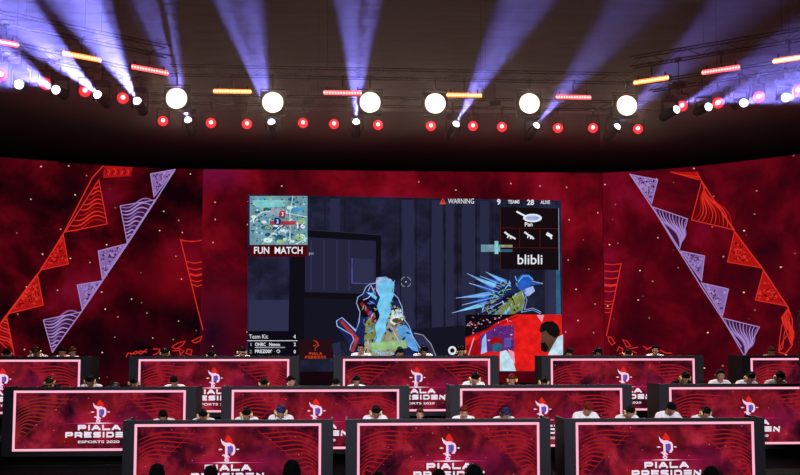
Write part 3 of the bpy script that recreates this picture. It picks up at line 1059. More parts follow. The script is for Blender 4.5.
def hand(mb, wrist, direc, side, m_, curl=.35):
    d = Vector(direc).normalized()
    up = Vector((0, 0, 1))
    sd = d.cross(up).normalized()
    palm_c = wrist + d * .045
    M = Matrix((sd, d, sd.cross(d))).transposed()
    mb.ball(palm_c, (.042, .055, .017), m_, M)
    for k, (off, ln) in enumerate(((-.030, .058), (-.010, .070), (.011, .066), (.030, .052))):
        p0 = wrist + d * .085 + sd * off
        p1 = p0 + (d - up * curl * .5).normalized() * ln * .55
        p2 = p1 + (d - up * curl * 1.4).normalized() * ln * .45
        mb.limb([p0 - d * .02, p0, p1, p2], [.010, .0095, .0088, .0075], m_, 8)
    p0 = wrist + d * .025 - sd * side * .035
    mb.limb([p0, p0 + (d * .6 - sd * side).normalized() * .035, p0 + (d - sd * side * .5).normalized() * .065], [.012, .011, .009], m_, 8)


def make_head(mb_skin, piv, pitch_, yaw_):
    """head shape around the pivot at the top of the neck; faces -Y"""
    M = Matrix.Translation(piv) @ Matrix.Rotation(yaw_, 4, 'Z') @ Matrix.Rotation(pitch_, 4, 'X')
    R3 = M.to_3x3()
    T = lambda x, y, z: M @ Vector((x, y, z))
    mb_skin.ball(T(0, .012, .125), (.076, .094, .100), SKIN, R3, 18, 12)
    mb_skin.ball(T(0, -.022, .070), (.060, .066, .078), SKIN, R3, 16, 10)
    mb_skin.ball(T(0, -.062, .018), (.026, .024, .020), SKIN, R3)
    mb_skin.ball(T(0, -.094, .078), (.013, .017, .020), SKIN, R3)
    mb_skin.ball(T(0, -.085, .100), (.010, .012, .028), SKIN, R3)
    mb_skin.ball(T(0, -.083, .044), (.023, .010, .006), SKIN, R3)
    mb_skin.ball(T(0, -.080, .034), (.020, .010, .007), SKIN, R3)
    mb_skin.ball(T(0, -.072, .122), (.048, .018, .010), SKIN, R3)
    for sx in (-1, 1):
        mb_skin.ball(T(sx * .078, .008, .085), (.010, .020, .032), SKIN, R3)
    return M


def face_details(M):
    out = MB()
    R3 = M.to_3x3()
    T = lambda x, y, z: M @ Vector((x, y, z))
    for sx in (-1, 1):
        out.ball(T(sx * .031, -.076, .102), (.014, .010, .009), EYE, R3, 10, 6)
        out.ball(T(sx * .031, -.085, .101), (.006, .004, .006), IRIS, R3, 8, 5)
        out.limb([T(sx * .046, -.082, .121), T(sx * .030, -.090, .126), T(sx * .016, -.090, .122)], [.003, .004, .003], IRIS, 6)
    out.ball(T(0, -.094, .0395), (.019, .004, .003), mat('lips', (150, 80, 72), .5), R3, 10, 5)
    return out


def hair_shape(M, style):
    h = MB()
    R3 = M.to_3x3()
    T = lambda x, y, z: M @ Vector((x, y, z))
    h.ball(T(0, .026, .145), (.086, .098, .094), BLACK, R3, 18, 12)
    h.ball(T(0, .06, .105), (.075, .060, .075), BLACK, R3, 16, 10)
    h.ball(T(0, -.045, .192), (.062, .045, .032), BLACK, R3, 14, 8)
    if style == 1:
        for k in range(7):
            a = -1.2 + k * .4
            h.ball(T(.055 * math.sin(a), -.055 + .02 * abs(a), .205), (.018, .03, .022), BLACK, R3, 10, 6)
    if style == 2:                        # longer, covering the ears
        for sx in (-1, 1):
            h.ball(T(sx * .075, .015, .09), (.022, .055, .075), BLACK, R3, 12, 8)
    return h


def headset_shape(M, cup):
    h = MB()
    T = lambda x, y, z: M @ Vector((x, y, z))
    pts = [T(.100 * math.sin(a), .008, .110 + .128 * math.cos(a)) for a in [(-PI / 2 + .1) + i * (PI - .2) / 12 for i in range(13)]]
    h.limb(pts, [.011] * 13, PADBLACK, 6)
    cups = []
    for sx in (-1, 1):
        c = MB()
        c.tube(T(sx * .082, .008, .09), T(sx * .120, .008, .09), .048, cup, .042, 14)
        c.tube(T(sx * .120, .008, .09), T(sx * .125, .008, .09), .024, PADBLACK, .020, 12)
        cups.append(c)
    mic = MB()
    mic.limb([T(-.112, -.01, .065), T(-.09, -.075, .03), T(-.045, -.11, .03)], [.004, .004, .008], PADBLACK, 6)
    return h, cups, mic


def to_mesh(name, vs, fs, m_, extra=None):
    mb = MB()
    mb.add(vs, fs, m_)
    if extra is not None:
        for f, mi in zip(extra.f, extra.mi):
            pass
        k = len(mb.v)
        mb.v += extra.v
        mb.f += [tuple(i + k for i in f) for f in extra.f]
        for mi in extra.mi:
            mb.mi.append(mb.mat_index(extra.ms[mi]))
    o = mb.build(name, smooth=True)
    me = o.data
    bpy.data.objects.remove(o)
    return me


def seated_variant(pitch_, yaw_, lean):
    """returns mesh data of a seated player: body, shirt, trousers, shoes ... origin on the floor below the hips, facing -Y"""
    hip = Vector((0, .0, .50)); chest = Vector((0, -.08 - lean, .86)); neckb = Vector((0, -.12 - lean * 1.3, 1.02))
    neck = Vector((0, -.165 - lean * 1.7, 1.05))
    body = MB()
    body.limb([hip, hip.lerp(chest, .5), chest, neckb], [.14, .13, .13, .075], SKIN, 16)
    body.limb([neckb - Vector((0, 0, .02)), neck], [.058, .052], SKIN, 12)
    M = make_head(body, neck - Vector((0, 0, .0)), pitch_, yaw_)
    hands = MB()
    for sx in (-1, 1):
        sh = Vector((sx * .165, chest.y - .02, .985)); el = Vector((sx * .27, chest.y - .16, .80)); wr = Vector((sx * .17, chest.y - .36, .785))
        body.limb([Vector((sx * .06, chest.y - .01, 1.0)), sh, el, wr], [.06, .056, .042, .028], SKIN, 12)
        d = Vector((-sx * .25, -1, -.02))
        hand(hands, wr, d, sx, SKIN)
        kn = Vector((sx * .13, -.42, .50)); an = Vector((sx * .14, -.38, .09)); toe = Vector((sx * .15, -.56, .035))
        body.limb([Vector((sx * .09, 0, .50)), kn, an], [.085, .058, .040], SKIN, 12)
        body.limb([an + Vector((0, .03, -.045)), toe], [.036, .03], SKIN, 10)
    vs, fs = remeshed(body, .011, 2)
    fd = face_details(M)
    # hands stay finer than the body's skin
    hv, hf = remeshed(hands, .0055, 1)
    k = len(fd.v)
    fd.v += [tuple(v) for v in hv]
    fd.f += [tuple(i + k for i in f) for f in hf]
    fd.mi += [fd.mat_index(SKIN)] * len(hf)
    shirt = MB()
    shirt.limb([hip + Vector((0, 0, .02)), hip.lerp(chest, .5), chest, neckb + Vector((0, 0, -.035))], [.155, .146, .148, .082], SKIN, 16)
    for sx in (-1, 1):
        sh = Vector((sx * .165, chest.y - .02, .98)); el = Vector((sx * .27, chest.y - .16, .80))
        shirt.limb([Vector((sx * .06, chest.y - .01, .995)), sh, sh.lerp(el, .72)], [.078, .074, .066], SKIN, 14)
    sv, sf = remeshed(shirt, .014, 3)
    tr = MB()
    tr.ball(hip, (.165, .15, .12), SKIN)
    for sx in (-1, 1):
        kn = Vector((sx * .13, -.42, .50)); an = Vector((sx * .14, -.38, .12))
        tr.limb([Vector((sx * .09, 0, .50)), kn, an], [.098, .072, .055], SKIN, 14)
    tv, tf = remeshed(tr, .016, 2)
    sh_ = []
    for sx in (-1, 1):
        s = MB()
        s.limb([Vector((sx * .14, -.35, .05)), Vector((sx * .15, -.56, .04))], [.047, .040], SKIN, 12)
        s.box(sx * .145 - .04, sx * .145 + .04, -.60, -.31, 0, .022, SKIN)
        a, c = remeshed(s, .010, 2)
        zmin = min(v.z for v in a)
        sh_.append(([v - Vector((0, 0, zmin)) for v in a], c))
    return dict(M=M, body=(vs, fs, fd), shirt=(sv, sf), trousers=(tv, tf), shoes=sh_)


VAR = [seated_variant(*p) for p in ((.45, 0, .05), (.80, .12, .08), (.10, -.1, .02), (.35, .85, .04))]
MESH = {}


def part(name, me, parent, label=None):
    o = bpy.data.objects.new(name, me)
    COL.objects.link(o)
    o.parent = parent
    if label:
        o['label'] = label
    return o


def recolor(extra, frm, to):
    e = MB()
    e.v, e.f, e.mi = list(extra.v), list(extra.f), list(extra.mi)
    e.ms = [to if m_ is frm else m_ for m_ in extra.ms]
    return e


def cached(key, fn):
    if key not in MESH:
        MESH[key] = fn()
    return MESH[key]


def hmesh(v, style, col):
    vs, fs = remeshed(hair_shape(VAR[v]['M'], style), .009, 2)
    # keep the hair off the face: pull in what lies in front of the hairline
    Mi = VAR[v]['M'].inverted()
    out = []
    for p in vs:
        q = Mi @ p
        if q.y < -.03 and q.z < .150:
            q.y = -.03 + (q.y + .03) * .1
            q.x *= .86
        out.append(VAR[v]['M'] @ q)
    return to_mesh('hair', out, fs, HAIRS[col])


def player(x, y, z, scale, v, label, hair='black', style=0, shirt='white', headset='gold', skin=0, group=None):
    V = VAR[v]
    t = empty('person', (x, y, z), label, 'person', group)
    t.scale = (scale,) * 3
    sk = SKIN2 if skin else SKIN
    part('body', cached(('body', v, skin), lambda: to_mesh('body', V['body'][0], V['body'][1], sk, recolor(V['body'][2], SKIN, sk))), t)
    part('shirt', cached(('shirt', v, shirt), lambda: to_mesh('shirt', *V['shirt'], WHITESHIRT if shirt == 'white' else BLACKSHIRT)), t)
    part('trousers', cached(('trousers', v), lambda: to_mesh('trousers', *V['trousers'], JEANS)), t)
    for k in (0, 1):
        part('shoe', cached(('shoe', v, k), lambda: to_mesh('shoe', *V['shoes'][k], SHOE)), t)
    part('hair', cached(('hair', v, style, hair), lambda: hmesh(v, style, hair)), t)
    if headset:
        cupm = GOLDLIT if headset == 'gold' else (EYE if headset == 'white' else PADBLACK)  # gold cups carry warm stage light in their colour

        def mk():
            h, cups, mic = headset_shape(V['M'], cupm)
            res = []
            for nm, q in (('headset', h), ('ear_cup', cups[0]), ('ear_cup', cups[1]), ('microphone', mic)):
                o = q.build(nm, smooth=True)
                res.append((nm, o.data))
                bpy.data.objects.remove(o)
            return res
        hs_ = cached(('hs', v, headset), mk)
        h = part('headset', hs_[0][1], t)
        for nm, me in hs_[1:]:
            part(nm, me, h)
    return t


# where each player shows: photo place of the head's crown, looks, and the words that single the person out
PL = {
    'A': [(7, 348, 1, 'black', 0, 'black', 'gold', 'dark-haired player behind the back row desk, under the striped red pennant'),
          (36, 345.5, 1, 'brown', 0, 'white', 'gold', 'player with gold-lit headset bent down, back row, second from the left edge'),
          (62.5, 346, 0, 'black', 0, 'white', None, 'dark-haired player in white beside a player turned sideways, back row under the violet pennant'),
          (72.5, 346.5, 3, 'brown', 0, 'white', None, 'player in white turned sideways under the lowest violet pennant, back row'),
          (165, 347, 1, 'black', 0, 'black', 'gold', 'dark-haired player in front of the red scribbles on the screen, back row second desk'),
          (211, 350, 1, 'black', 0, 'black', 'gold', 'low crouched dark head with gold-lit ear cups, back row second desk, left of the standings'),
          (242, 346, 0, 'black', 0, 'white', 'gold', 'white-shirted player with headset at the edge of the standings list, back row'),
          (274, 350, 1, 'black', 0, 'black', 'black', 'dark low head right under the standings list, back row'),
          (361, 342.6, 2, 'black', 1, 'white', None, 'player in white looking ahead at the soldier picture, back row third desk'),
          (400, 346.4, 1, 'black', 0, 'black', 'black', 'round dark head in the middle of the third back row desk'),
          (424, 344.6, 1, 'black', 2, 'white', 'black', 'dark head with white shoulders, right of the middle of the third back row desk'),
          (461, 345.4, 0, 'black', 0, 'black', 'gold', 'dark-haired player beside the red inset picture, back row third desk'),
          (569, 347, 1, 'black', 0, 'black', 'black', 'round dark head at the fourth back row desk, next to the profile picture'),
          (598, 346.4, 1, 'black', 2, 'black', 'black', 'round dark head, second from the left at the fourth back row desk'),
          (628, 348.5, 1, 'black', 0, 'black', 'gold', 'low dark head with gold-lit ear cups amid red scribbles, fourth back row desk'),
          (655, 344.4, 2, 'black', 0, 'white', None, 'player with visible face at the right end of the fourth back row desk'),
          (771, 346, 0, 'brown', 0, 'white', None, 'brown-haired player in white alone at the far right back row desk')],
    'B': [(49.5, 376, 1, 'brown', 0, 'black', 'gold', 'brown-haired bowed player, leftmost of the middle row'),
          (90, 374.6, 1, 'black', 2, 'white', 'gold', 'dark-haired player in white, second from the left in the middle row'),
          (133.6, 376.5, 1, 'black', 0, 'black', 'gold', 'low dark head beside the empty black chair, middle row leftmost desk'),
          (174, 375.4, 1, 'black', 0, 'white', None, 'dark-haired player in white at the right end of the leftmost middle row desk'),
          (264, 377.6, 1, 'black', 0, 'black', 'gold', 'dark head with gold-lit ear cups, first player at the second middle row desk'),
          (291, 375, 3, 'black', 0, 'black', None, 'dark-haired player turned sideways at the second middle row desk'),
          (336, 377.6, 1, 'black', 0, 'white', None, 'bowed player in white, third at the second middle row desk'),
          (356.5, 375, 0, 'black', 1, 'white', 'black', 'player in white with headset at the right end of the second middle row desk'),
          (475, 372, 1, 'black', 0, 'white', 'gold', 'dark head with gold-lit headset and white shirt, first at the third middle row desk'),
          (512, 373.5, 0, 'red', 0, 'black', 'gold', 'red-haired player with gold-lit ear cups between two back row desks, middle row'),
          (544, 376, 1, 'black', 0, 'black', 'gold', 'dark head in front of the curved desk side, third middle row desk'),
          (685, 371, 1, 'black', 2, 'black', 'gold', 'dark head at the left end of the rightmost middle row desk'),
          (720, 369, 2, 'black', 0, 'white', 'black', 'player in white speaking into a microphone in the gap between back row desks'),
          (750, 371, 1, 'black', 0, 'white', 'gold', 'bowed dark head with white shoulders, third at the rightmost middle row desk'),
          (779.5, 370.4, 1, 'black', 2, 'white', 'white', 'dark head with a white mark, rightmost player of the middle row')],
    'C': [(163, 409, 1, 'black', 2, 'white', None, 'round dark head in white shirt, leftmost player of the front row'),
          (203, 408.5, 1, 'black', 0, 'white', 'gold', 'dark-haired player in the gap between two middle row desks, second in the front row'),
          (246.5, 407, 1, 'black', 0, 'white', 'gold', 'dark head with gold-lit ear cups, third at the leftmost front row desk'),
          (281, 404.5, 1, 'blue', 1, 'white', 'gold', 'player with blue-tinted hair and headset at the right end of the leftmost front row desk'),
          (376, 405, 1, 'black', 1, 'white', 'gold', 'dark-haired player with gold-lit headset, first at the middle front row desk'),
          (420, 408, 2, 'brown', 0, 'black', None, 'brown-haired player facing ahead below the ESPORTS 2020 lettering, front row'),
          (464, 405, 0, 'red', 0, 'white', None, 'red-haired player in white at the middle front row desk'),
          (506, 407, 1, 'blue', 0, 'white', 'black', 'bowed player with blue-tinted hair at the right end of the middle front row desk'),
          (588, 401.5, 1, 'red', 1, 'white', None, 'player with upswept dark red hair, first at the rightmost front row desk'),
          (630, 405, 1, 'black', 2, 'white', 'gold', 'dark round head, second at the rightmost front row desk'),
          (671, 401.4, 1, 'black', 0, 'white', None, 'dark-haired player in bright white shirt leaning forward, third at the rightmost front row desk'),
          (706, 406, 1, 'black', 2, 'white', 'gold', 'low dark head at the right end of the front row')]}
ROWY = {'A': 23.06, 'B': 20.75, 'C': 18.64}


def crown(v):
    M = VAR[v]['M']
    return max((M @ Vector((0, .026, .145)) + Vector((0, 0, .094))).z, 0), (M @ Vector((0, .026, .145))).y, (M @ Vector((0, .026, .145))).x


for row, lst in PL.items():
    for i, (u, vv, var, hair, style, shirt, hset, lab) in enumerate(lst):
        yy = ROWY[row] + (1.75 if u == 62.5 else 1.22)
        zc_, yc_, xc_ = crown(var)
        p = at(u, vv, Y=yy + yc_)
        sc = (p.z - ROWS[row]['plat']) / zc_
        sc = max(.92, min(1.12, sc))
        player(p.x - xc_ * sc, yy, ROWS[row]['plat'], sc, var, lab, hair, style, shirt, hset, i % 3 == 1, 'esports players seated behind the desks')

# empty black gaming chair behind the leftmost middle row desk
pc = at(112, 378, Y=22.05)
ch = empty('gaming_chair', (pc.x, 22.05, ROWS['B']['plat']), 'empty black gaming chair between two players of the middle row, leftmost desk', 'chair')
c = MB(); c.ball((0, 0, .46), (.25, .24, .06), PADBLACK); c.build('seat', ch, smooth=True)
c = MB(); c.ball((0, .24, .74), (.235, .07, .33), PADBLACK); c.ball((0, .22, 1.02), (.13, .05, .10), PADBLACK)
c.v = [(x, y, z - .02) for x, y, z in c.v]
c.build('backrest', ch, smooth=True)
c = MB(); c.tube((0, 0, .08), (0, 0, .42), .03, STEEL); c.build('gas_lift', ch)
for k in range(5):
    a = k * 2 * PI / 5
    c = MB()
    c.limb([(0, 0, .10), (.28 * math.cos(a), .28 * math.sin(a), .07)], [.025, .018], STEEL, 8)
    c.ball((.28 * math.cos(a), .28 * math.sin(a), .03), .03, PADBLACK)
    c.build('leg', ch)
for sx in (-1, 1):
    c = MB(); c.limb([(sx * .22, .05, .45), (sx * .27, .0, .66)], [.015, .015], STEEL, 8); c.box(sx * .27 - .04, sx * .27 + .04, -.14, .12, .66, .69, PADBLACK)
    c.build('armrest', ch)


# standing crew / audience in front, dark against the desks
def standing_meshes(v):
    body = MB()
    rnd = random.Random(v)
    tw = (-.2, .15, .0)[v % 3]
    neck = Vector((0, -.02, 1.49))
    body.limb([(0, 0, .95), (0, 0, 1.12), (0, 0, 1.32), (0, 0, 1.43)], [.135, .125, .135, .07], SKIN, 16)
    body.limb([(0, 0, 1.42), neck], [.058, .052], SKIN, 12)
    M = make_head(body, neck, .1, PI + tw)
    hands = MB()
    for sx in (-1, 1):
        body.limb([(sx * .07, 0, 1.38), (sx * .185, 0, 1.37), (sx * .23, .02, 1.10), (sx * .235, .08, .86)], [.06, .055, .042, .028], SKIN, 12)
        hand(hands, Vector((sx * .235, .08, .86)), (0, .18, -1), sx, SKIN, .1)
        body.limb([(sx * .09, 0, .93), (sx * .10, .0, .50), (sx * .11, -.02, .09)], [.085, .056, .040], SKIN, 12)
        body.limb([(sx * .11, -.04, .05), (sx * .12, .14, .035)], [.036, .03], SKIN, 10)
    vs, fs = remeshed(body, .012, 2)
    fd = face_details(M)
    hv, hf = remeshed(hands, .006, 1)
    k = len(fd.v)
    fd.v += [tuple(q) for q in hv]; fd.f += [tuple(i + k for i in f) for f in hf]; fd.mi += [fd.mat_index(SKIN)] * len(hf)
    sh = MB()
    sh.limb([(0, 0, .93), (0, 0, 1.12), (0, 0, 1.32), (0, 0, 1.40)], [.155, .145, .15, .082], SKIN, 16)
    for sx in (-1, 1):
        sh.limb([(sx * .07, 0, 1.375), (sx * .185, 0, 1.37), (sx * .222, .01, 1.17)], [.075, .068, .06], SKIN, 14)
    sv, sf = remeshed(sh, .014, 3)
    tr = MB()
    tr.ball((0, 0, .95), (.16, .125, .10), SKIN)
    for sx in (-1, 1):
        tr.limb([(sx * .09, 0, .93), (sx * .10, .0, .50), (sx * .11, -.02, .12)], [.098, .070, .055], SKIN, 14)
    tv, tf = remeshed(tr, .016, 2)
    shoes = []
    for sx in (-1, 1):
        s = MB()
        s.limb([(sx * .11, -.04, .05), (sx * .12, .15, .04)], [.047, .040], SKIN, 12)
        s.box(sx * .115 - .04, sx * .115 + .04, -.09, .20, 0, .022, SKIN)
        a, c_ = remeshed(s, .010, 2)
        zm = min(q.z for q in a)
        shoes.append(([q - Vector((0, 0, zm)) for q in a], c_))
    return dict(M=M, body=(vs, fs, fd), shirt=(sv, sf), trousers=(tv, tf), shoes=shoes)


base = len(VAR)
VAR += [standing_meshes(k) for k in range(3)]
for i, (u, vv, yy, style, shirt, hs_, lab) in enumerate((
        (157, 463, 12.2, 2, 'black', None, 'dark silhouetted onlooker in front of the leftmost front row desk, its left part'),
        (211, 465, 12.0, 1, 'white', None, 'silhouetted onlooker with pale collar covering the PRESIDEN lettering of the leftmost front desk'),
        (292, 459, 11.4, 2, 'black', None, 'tallest dark silhouetted head, right part of the leftmost front row desk'),
        (378, 471, 12.0, 0, 'black', None, 'lowest silhouetted head peeking up at the left part of the middle front row desk'),
        (439, 468.5, 12.0, 2, 'black', None, 'silhouetted head under the lettering of the middle front row desk, beside a headset wearer'),
        (474, 464, 11.6, 0, 'black', 'black', 'silhouetted onlooker wearing a headset, under the middle front row desk'),
        (711, 465.5, 11.4, 2, 'black', None, 'dark silhouetted head in front of the rightmost front row desk'))):
    v = base + i % 3
    M = VAR[v]['M']
    hc = M @ Vector((0, .026, .145))
    zc_ = hc.z + .094
    p = at(u, vv, Y=yy + hc.y)
    sc = p.z / zc_
    player(p.x - hc.x * sc, yy, 0, sc, v, lab, 'black', style, shirt, hs_, 1, 'onlookers standing in front of the stage')

# ------------------------------------------------------------------ black speaker tower at the right edge
pt = at(797.3, 310, Y=18.95)
pb = MB()
t = empty('speaker_tower', (pt.x + .45, 18.5, .40), 'tall black speaker tower at the right edge of the stage', 'loudspeaker')
t.location.z = 0
for k in range(4):
    s = MB()
    z0 = .02 + k * .9
    s.box(-.45, .45, -.45, .45, z0, z0 + .88, BLACK)
    o = s.build('cabinet', t)
    g = MB()
    g.box(-.40, .40, -.47, -.45, z0 + .04, z0 + .84, MATTE)
    g.build('grille', o)
s = MB(); s.box(-.47, .47, -.47, .47, 0, .02, STEEL); s.build('base', t)

# ------------------------------------------------------------------ lighting rig
ZS = 3.6 + 4.9       # beam lights and red spots
ZBAR = 3.6 + 5.5
ZBL = 3.6 + 5.2
BEAM_RGB = (.25, .23, 1.0)
LENS = glow('beam_lens', (225, 235, 255), 7)
REFL = mat('reflector_bowl', (225, 215, 200), .5)
BLIND = glow('blinder_lamp', (255, 236, 200), 5)
REDLAMP = glow('red_lamp', (235, 40, 50), 1.5)
REDHOT = glow('red_lamp_core', (255, 190, 180), 3)
LEDRED = glow('bar_led_red', (255, 70, 80), 3.0)
LEDHOT = glow('bar_led_hot', (255, 180, 170), 2.5)
LEDAMB = glow('bar_led_amber', (255, 120, 50), 3.0)
LEDAMBH = glow('bar_led_amber_hot', (255, 215, 150), 3)



def fit(pxs, z):
    """straight line y = a + s x in plan through fixtures seen at these places when hung at height z"""
    ps = [at(u, v, z=z) for u, v in pxs]
    mx = sum(p.x for p in ps) / len(ps); my = sum(p.y for p in ps) / len(ps)
    s_ = sum((p.x - mx) * (p.y - my) for p in ps) / sum((p.x - mx) ** 2 for p in ps)
    return my - s_ * mx, s_


def on(line_, u, v):
    d = ray(u, v)
    return CAM + d * (line_[0] / (d.y - line_[1] * d.x))


beams = [(21, 85, -20, 74, .08), (60, 92, -20, 48, .5), (102, 99, 8, 8, .9), (140, 106, 80, 0, 1), (190, 126, 150, 0, .9), (273, 128, 240, 0, .75), (356, 128, 359, 0, .75), (453, 130, 524, 0, .5), (532, 131, 636, 0, .3),
         (612, 132, 740, 0, .22), (670, 113, 812, 35, .22), (703, 109, 812, 66, .25), (740, 104, 812, 82, .2), (784, 98, 820, 88, .15)]
reds = [(1, 75), (46, 84), (85, 91), (123, 98), (163, 121), (211, 123), (247, 124), (303, 123), (334, 124), (378, 125), (431, 126), (473, 126), (502, 127), (558, 128), (593, 128), (638, 129), (682, 106), (718, 103), (759, 97), (798, 91)]
bars = [(-5, 41, 18, 46, 'r'), (61, 53, 101, 61, 'a'), (130, 67, 168, 73.5, 'r'), (213, 91.5, 252, 92, 'a'), (323, 93, 362, 93.3, 'r'), (446, 95.3, 482, 95.8, 'a'), (555, 97.2, 591, 97.8, 'r'), (634, 82.8, 670, 78.3, 'a'), (702, 73, 741, 67.5, 'r'), (773, 62, 806, 57, 'a')]
REAR, FRONT = {}, {}
for key, lo_, hi_ in (('l', -30, 145), ('m', 145, 650), ('r', 650, 830)):
    REAR[key] = fit([(u, v) for u, v, *_ in beams if lo_ < u < hi_] + [(u, v + 4) for u, v in reds if lo_ < u < hi_], ZS)
for key, lo_, hi_ in (('l', -30, 169), ('m', 169, 630), ('r', 630, 830)):
    FRONT[key] = fit([q for a_ in bars for q in ((a_[0], a_[1]), (a_[2], a_[3])) if lo_ < q[0] < hi_], ZBAR)
rear = lambda u: REAR['l' if u < 145 else 'm' if u < 650 else 'r']
front = lambda u: FRONT['l' if u < 169 else 'm' if u < 632 else 'r']
ZTR, ZTF = ZS + .62, ZBAR + .40


def clamp(t, ztruss, dirn=0.0, reach=0.0):
    c_ = MB()
    h_ = ztruss - t.location.z
    c_.tube((0, 0, -.01), (0, 0, h_), .022, RIG, n=8)
    M_ = Matrix.Rotation(math.atan(dirn) - t.rotation_euler[2], 4, 'Z')
    c_.box(-.03, .03, min(-.03 if reach else -.15, reach - .15), max(.03 if reach else .15, reach + .15), h_ - .03, h_ + .03, RIG, M_)
    c_.build('clamp', t)


BEAM_LABEL = ['leftmost small white beam light on the curved rig', 'white beam light second from the left throwing a blue ray', 'white beam light third from the left, under the first amber bar', 'bright white beam light fourth from the left, next to the leftmost warm blinder',
              'white beam light below the leftmost warm blinder', 'white beam light below the second warm blinder', 'white beam light below the third warm blinder with upright blue ray', 'white beam light right of the fourth warm blinder',
              'white beam light below the fifth warm blinder', 'white beam light below the rightmost warm blinder', 'white beam light just right of the last row red spot, right rig arm', 'small white beam light second on the right rig arm',
              'white beam light third on the right rig arm', 'rightmost white beam light at the photo edge']


def fixture_beam(p, d, power, label, u_=200):
    t = empty('beam_light', p + Vector((0, 0, .42)), label, 'stage light', 'moving beam lights on the rear truss')
    o_ = t.location
    b = MB(); b.box(-.17, .17, -.12, .12, -.12, 0, RIG); b.build('base', t)
    y = MB(); y.box(-.20, -.17, -.05, .05, -.46, -.10, RIG); y.box(.17, .20, -.05, .05, -.46, -.10, RIG); y.box(-.2, .2, -.06, .06, -.14, -.10, RIG); y.build('yoke', t)
    c = Vector((0, 0, -.42))
    h = MB(); h.tube(c - d * .24, c + d * .20, .12, RIG, .10, 16); h.ball(c - d * .22, .115, RIG)
    hd = h.build('head', t, smooth=False)
    l = MB(); l.ball(c + d * .19, .095, LENS); l.build('lens', hd)
    sp = light('beam_lamp', 'SPOT', (0, 0, 0), (28000 if u_ > 150 else 34000) * power, BEAM_RGB, spot_size=math.radians(22), spot_blend=.7, shadow_soft_size=.03)
    ld = sp.data                           # the lamp's pattern wheel breaks the beam into rays
    ld.use_nodes = True
    nt = ld.node_tree
    em = [n for n in nt.nodes if n.type == 'EMISSION'][0]
    tc = nt.nodes.new('ShaderNodeTexCoord')
    mp = nt.nodes.new('ShaderNodeMapping')
    mp.inputs['Location'].default_value = (random.uniform(-9, 9), random.uniform(-9, 9), 0)
    mp.inputs['Scale'].default_value = (15, 15, 0)
    no = nt.nodes.new('ShaderNodeTexNoise')
    no.inputs['Scale'].default_value = 1.0
    no.inputs['Detail'].default_value = 1
    rp = nt.nodes.new('ShaderNodeMapRange')
    rp.inputs['From Min'].default_value = .38
    rp.inputs['From Max'].default_value = .62
    rp.inputs['To Min'].default_value = .25
    rp.inputs['To Max'].default_value = 2.0
    nt.links.new(tc.outputs['Normal'], mp.inputs['Vector'])
    nt.links.new(mp.outputs[0], no.inputs['Vector'])
    nt.links.new(no.outputs['Fac'], rp.inputs['Value'])
    nt.links.new(rp.outputs[0], em.inputs['Strength'])
    sp.parent = t
    sp.location = c + d * .30
    sp.rotation_euler = d.to_track_quat('-Z', 'Y').to_euler()
    return t


for (u, v, u2, v2, pw), lab in zip(beams, BEAM_LABEL):
    rl = rear(u)
    off = -.42         # hung in front of the truss
    p = on((rl[0] + off, rl[1]), u, v)
    # the ray climbs towards the audience: its end is where the sight line through (u2, v2) meets a plane nearer to the hall
    q = at(u2, v2, Y=p.y - (3.0 if 145 < u < 650 else 3.4))
    d = (q - p).normalized()
    clamp(fixture_beam(p, d, pw, lab, u), ZTR, rear(u)[1], -off)

RED_NEAR = ['at the left edge of the photo', 'second from the left', 'third from the left, before the blue rays', 'fourth from the left, at the end of the left arm', 'at the left end of the straight middle row', 'under the first middle amber bar',
            'between the amber bar and the second blinder', 'right of the second blinder', 'under the middle red bar', 'under the third blinder', 'under the fourth blinder', 'under the middle amber bar, right half', 'left of the fifth blinder, after the beam light',
            'under the red bar right of the fifth blinder', 'right of the red bar, before the last blinder', 'at the right end of the straight middle row', 'first on the right rig arm', 'second on the right rig arm', 'third on the right rig arm', 'at the right edge of the photo']
for i, ((u, v), nr) in enumerate(zip(reds, RED_NEAR)):
    p = on(rear(u), u, v)
    t = empty('red_spotlight', p + Vector((0, 0, .32)), 'round red stage spotlight ' + nr, 'stage light', 'red wash spotlights on the rear truss')
    to = Vector((0 - p.x * .5, -10, -3)).normalized()
    c = Vector((0, 0, -.32))
    h = MB(); h.tube(c - to * -.0 + to * -.02 - to * .28, c + to * .0, .115, RIG, .14, 18); hb = h.build('housing', t)
    l = MB(); l.tube(c, c + to * .015, .135, REDLAMP, .125, 20)
    l.tube(c + to * .015 + Vector((0, 0, .02)), c + to * .03 + Vector((0, 0, .02)), .058, REDHOT, .048, 12)
    l.build('lens', hb)
    y = MB(); y.box(-.17, -.15, -.02, .02, -.34, 0, RIG); y.box(.15, .17, -.02, .02, -.34, 0, RIG); y.box(-.17, .17, -.03, .03, -.03, 0, RIG); y.build('bracket', t)
    lo = light('red_lamp_light', 'POINT', (0, 0, 0), 8, (1, .05, .06), shadow_soft_size=.12)
    lo.parent = t
    lo.location = c + to * .2
    clamp(t, ZTR, rear(u)[1])

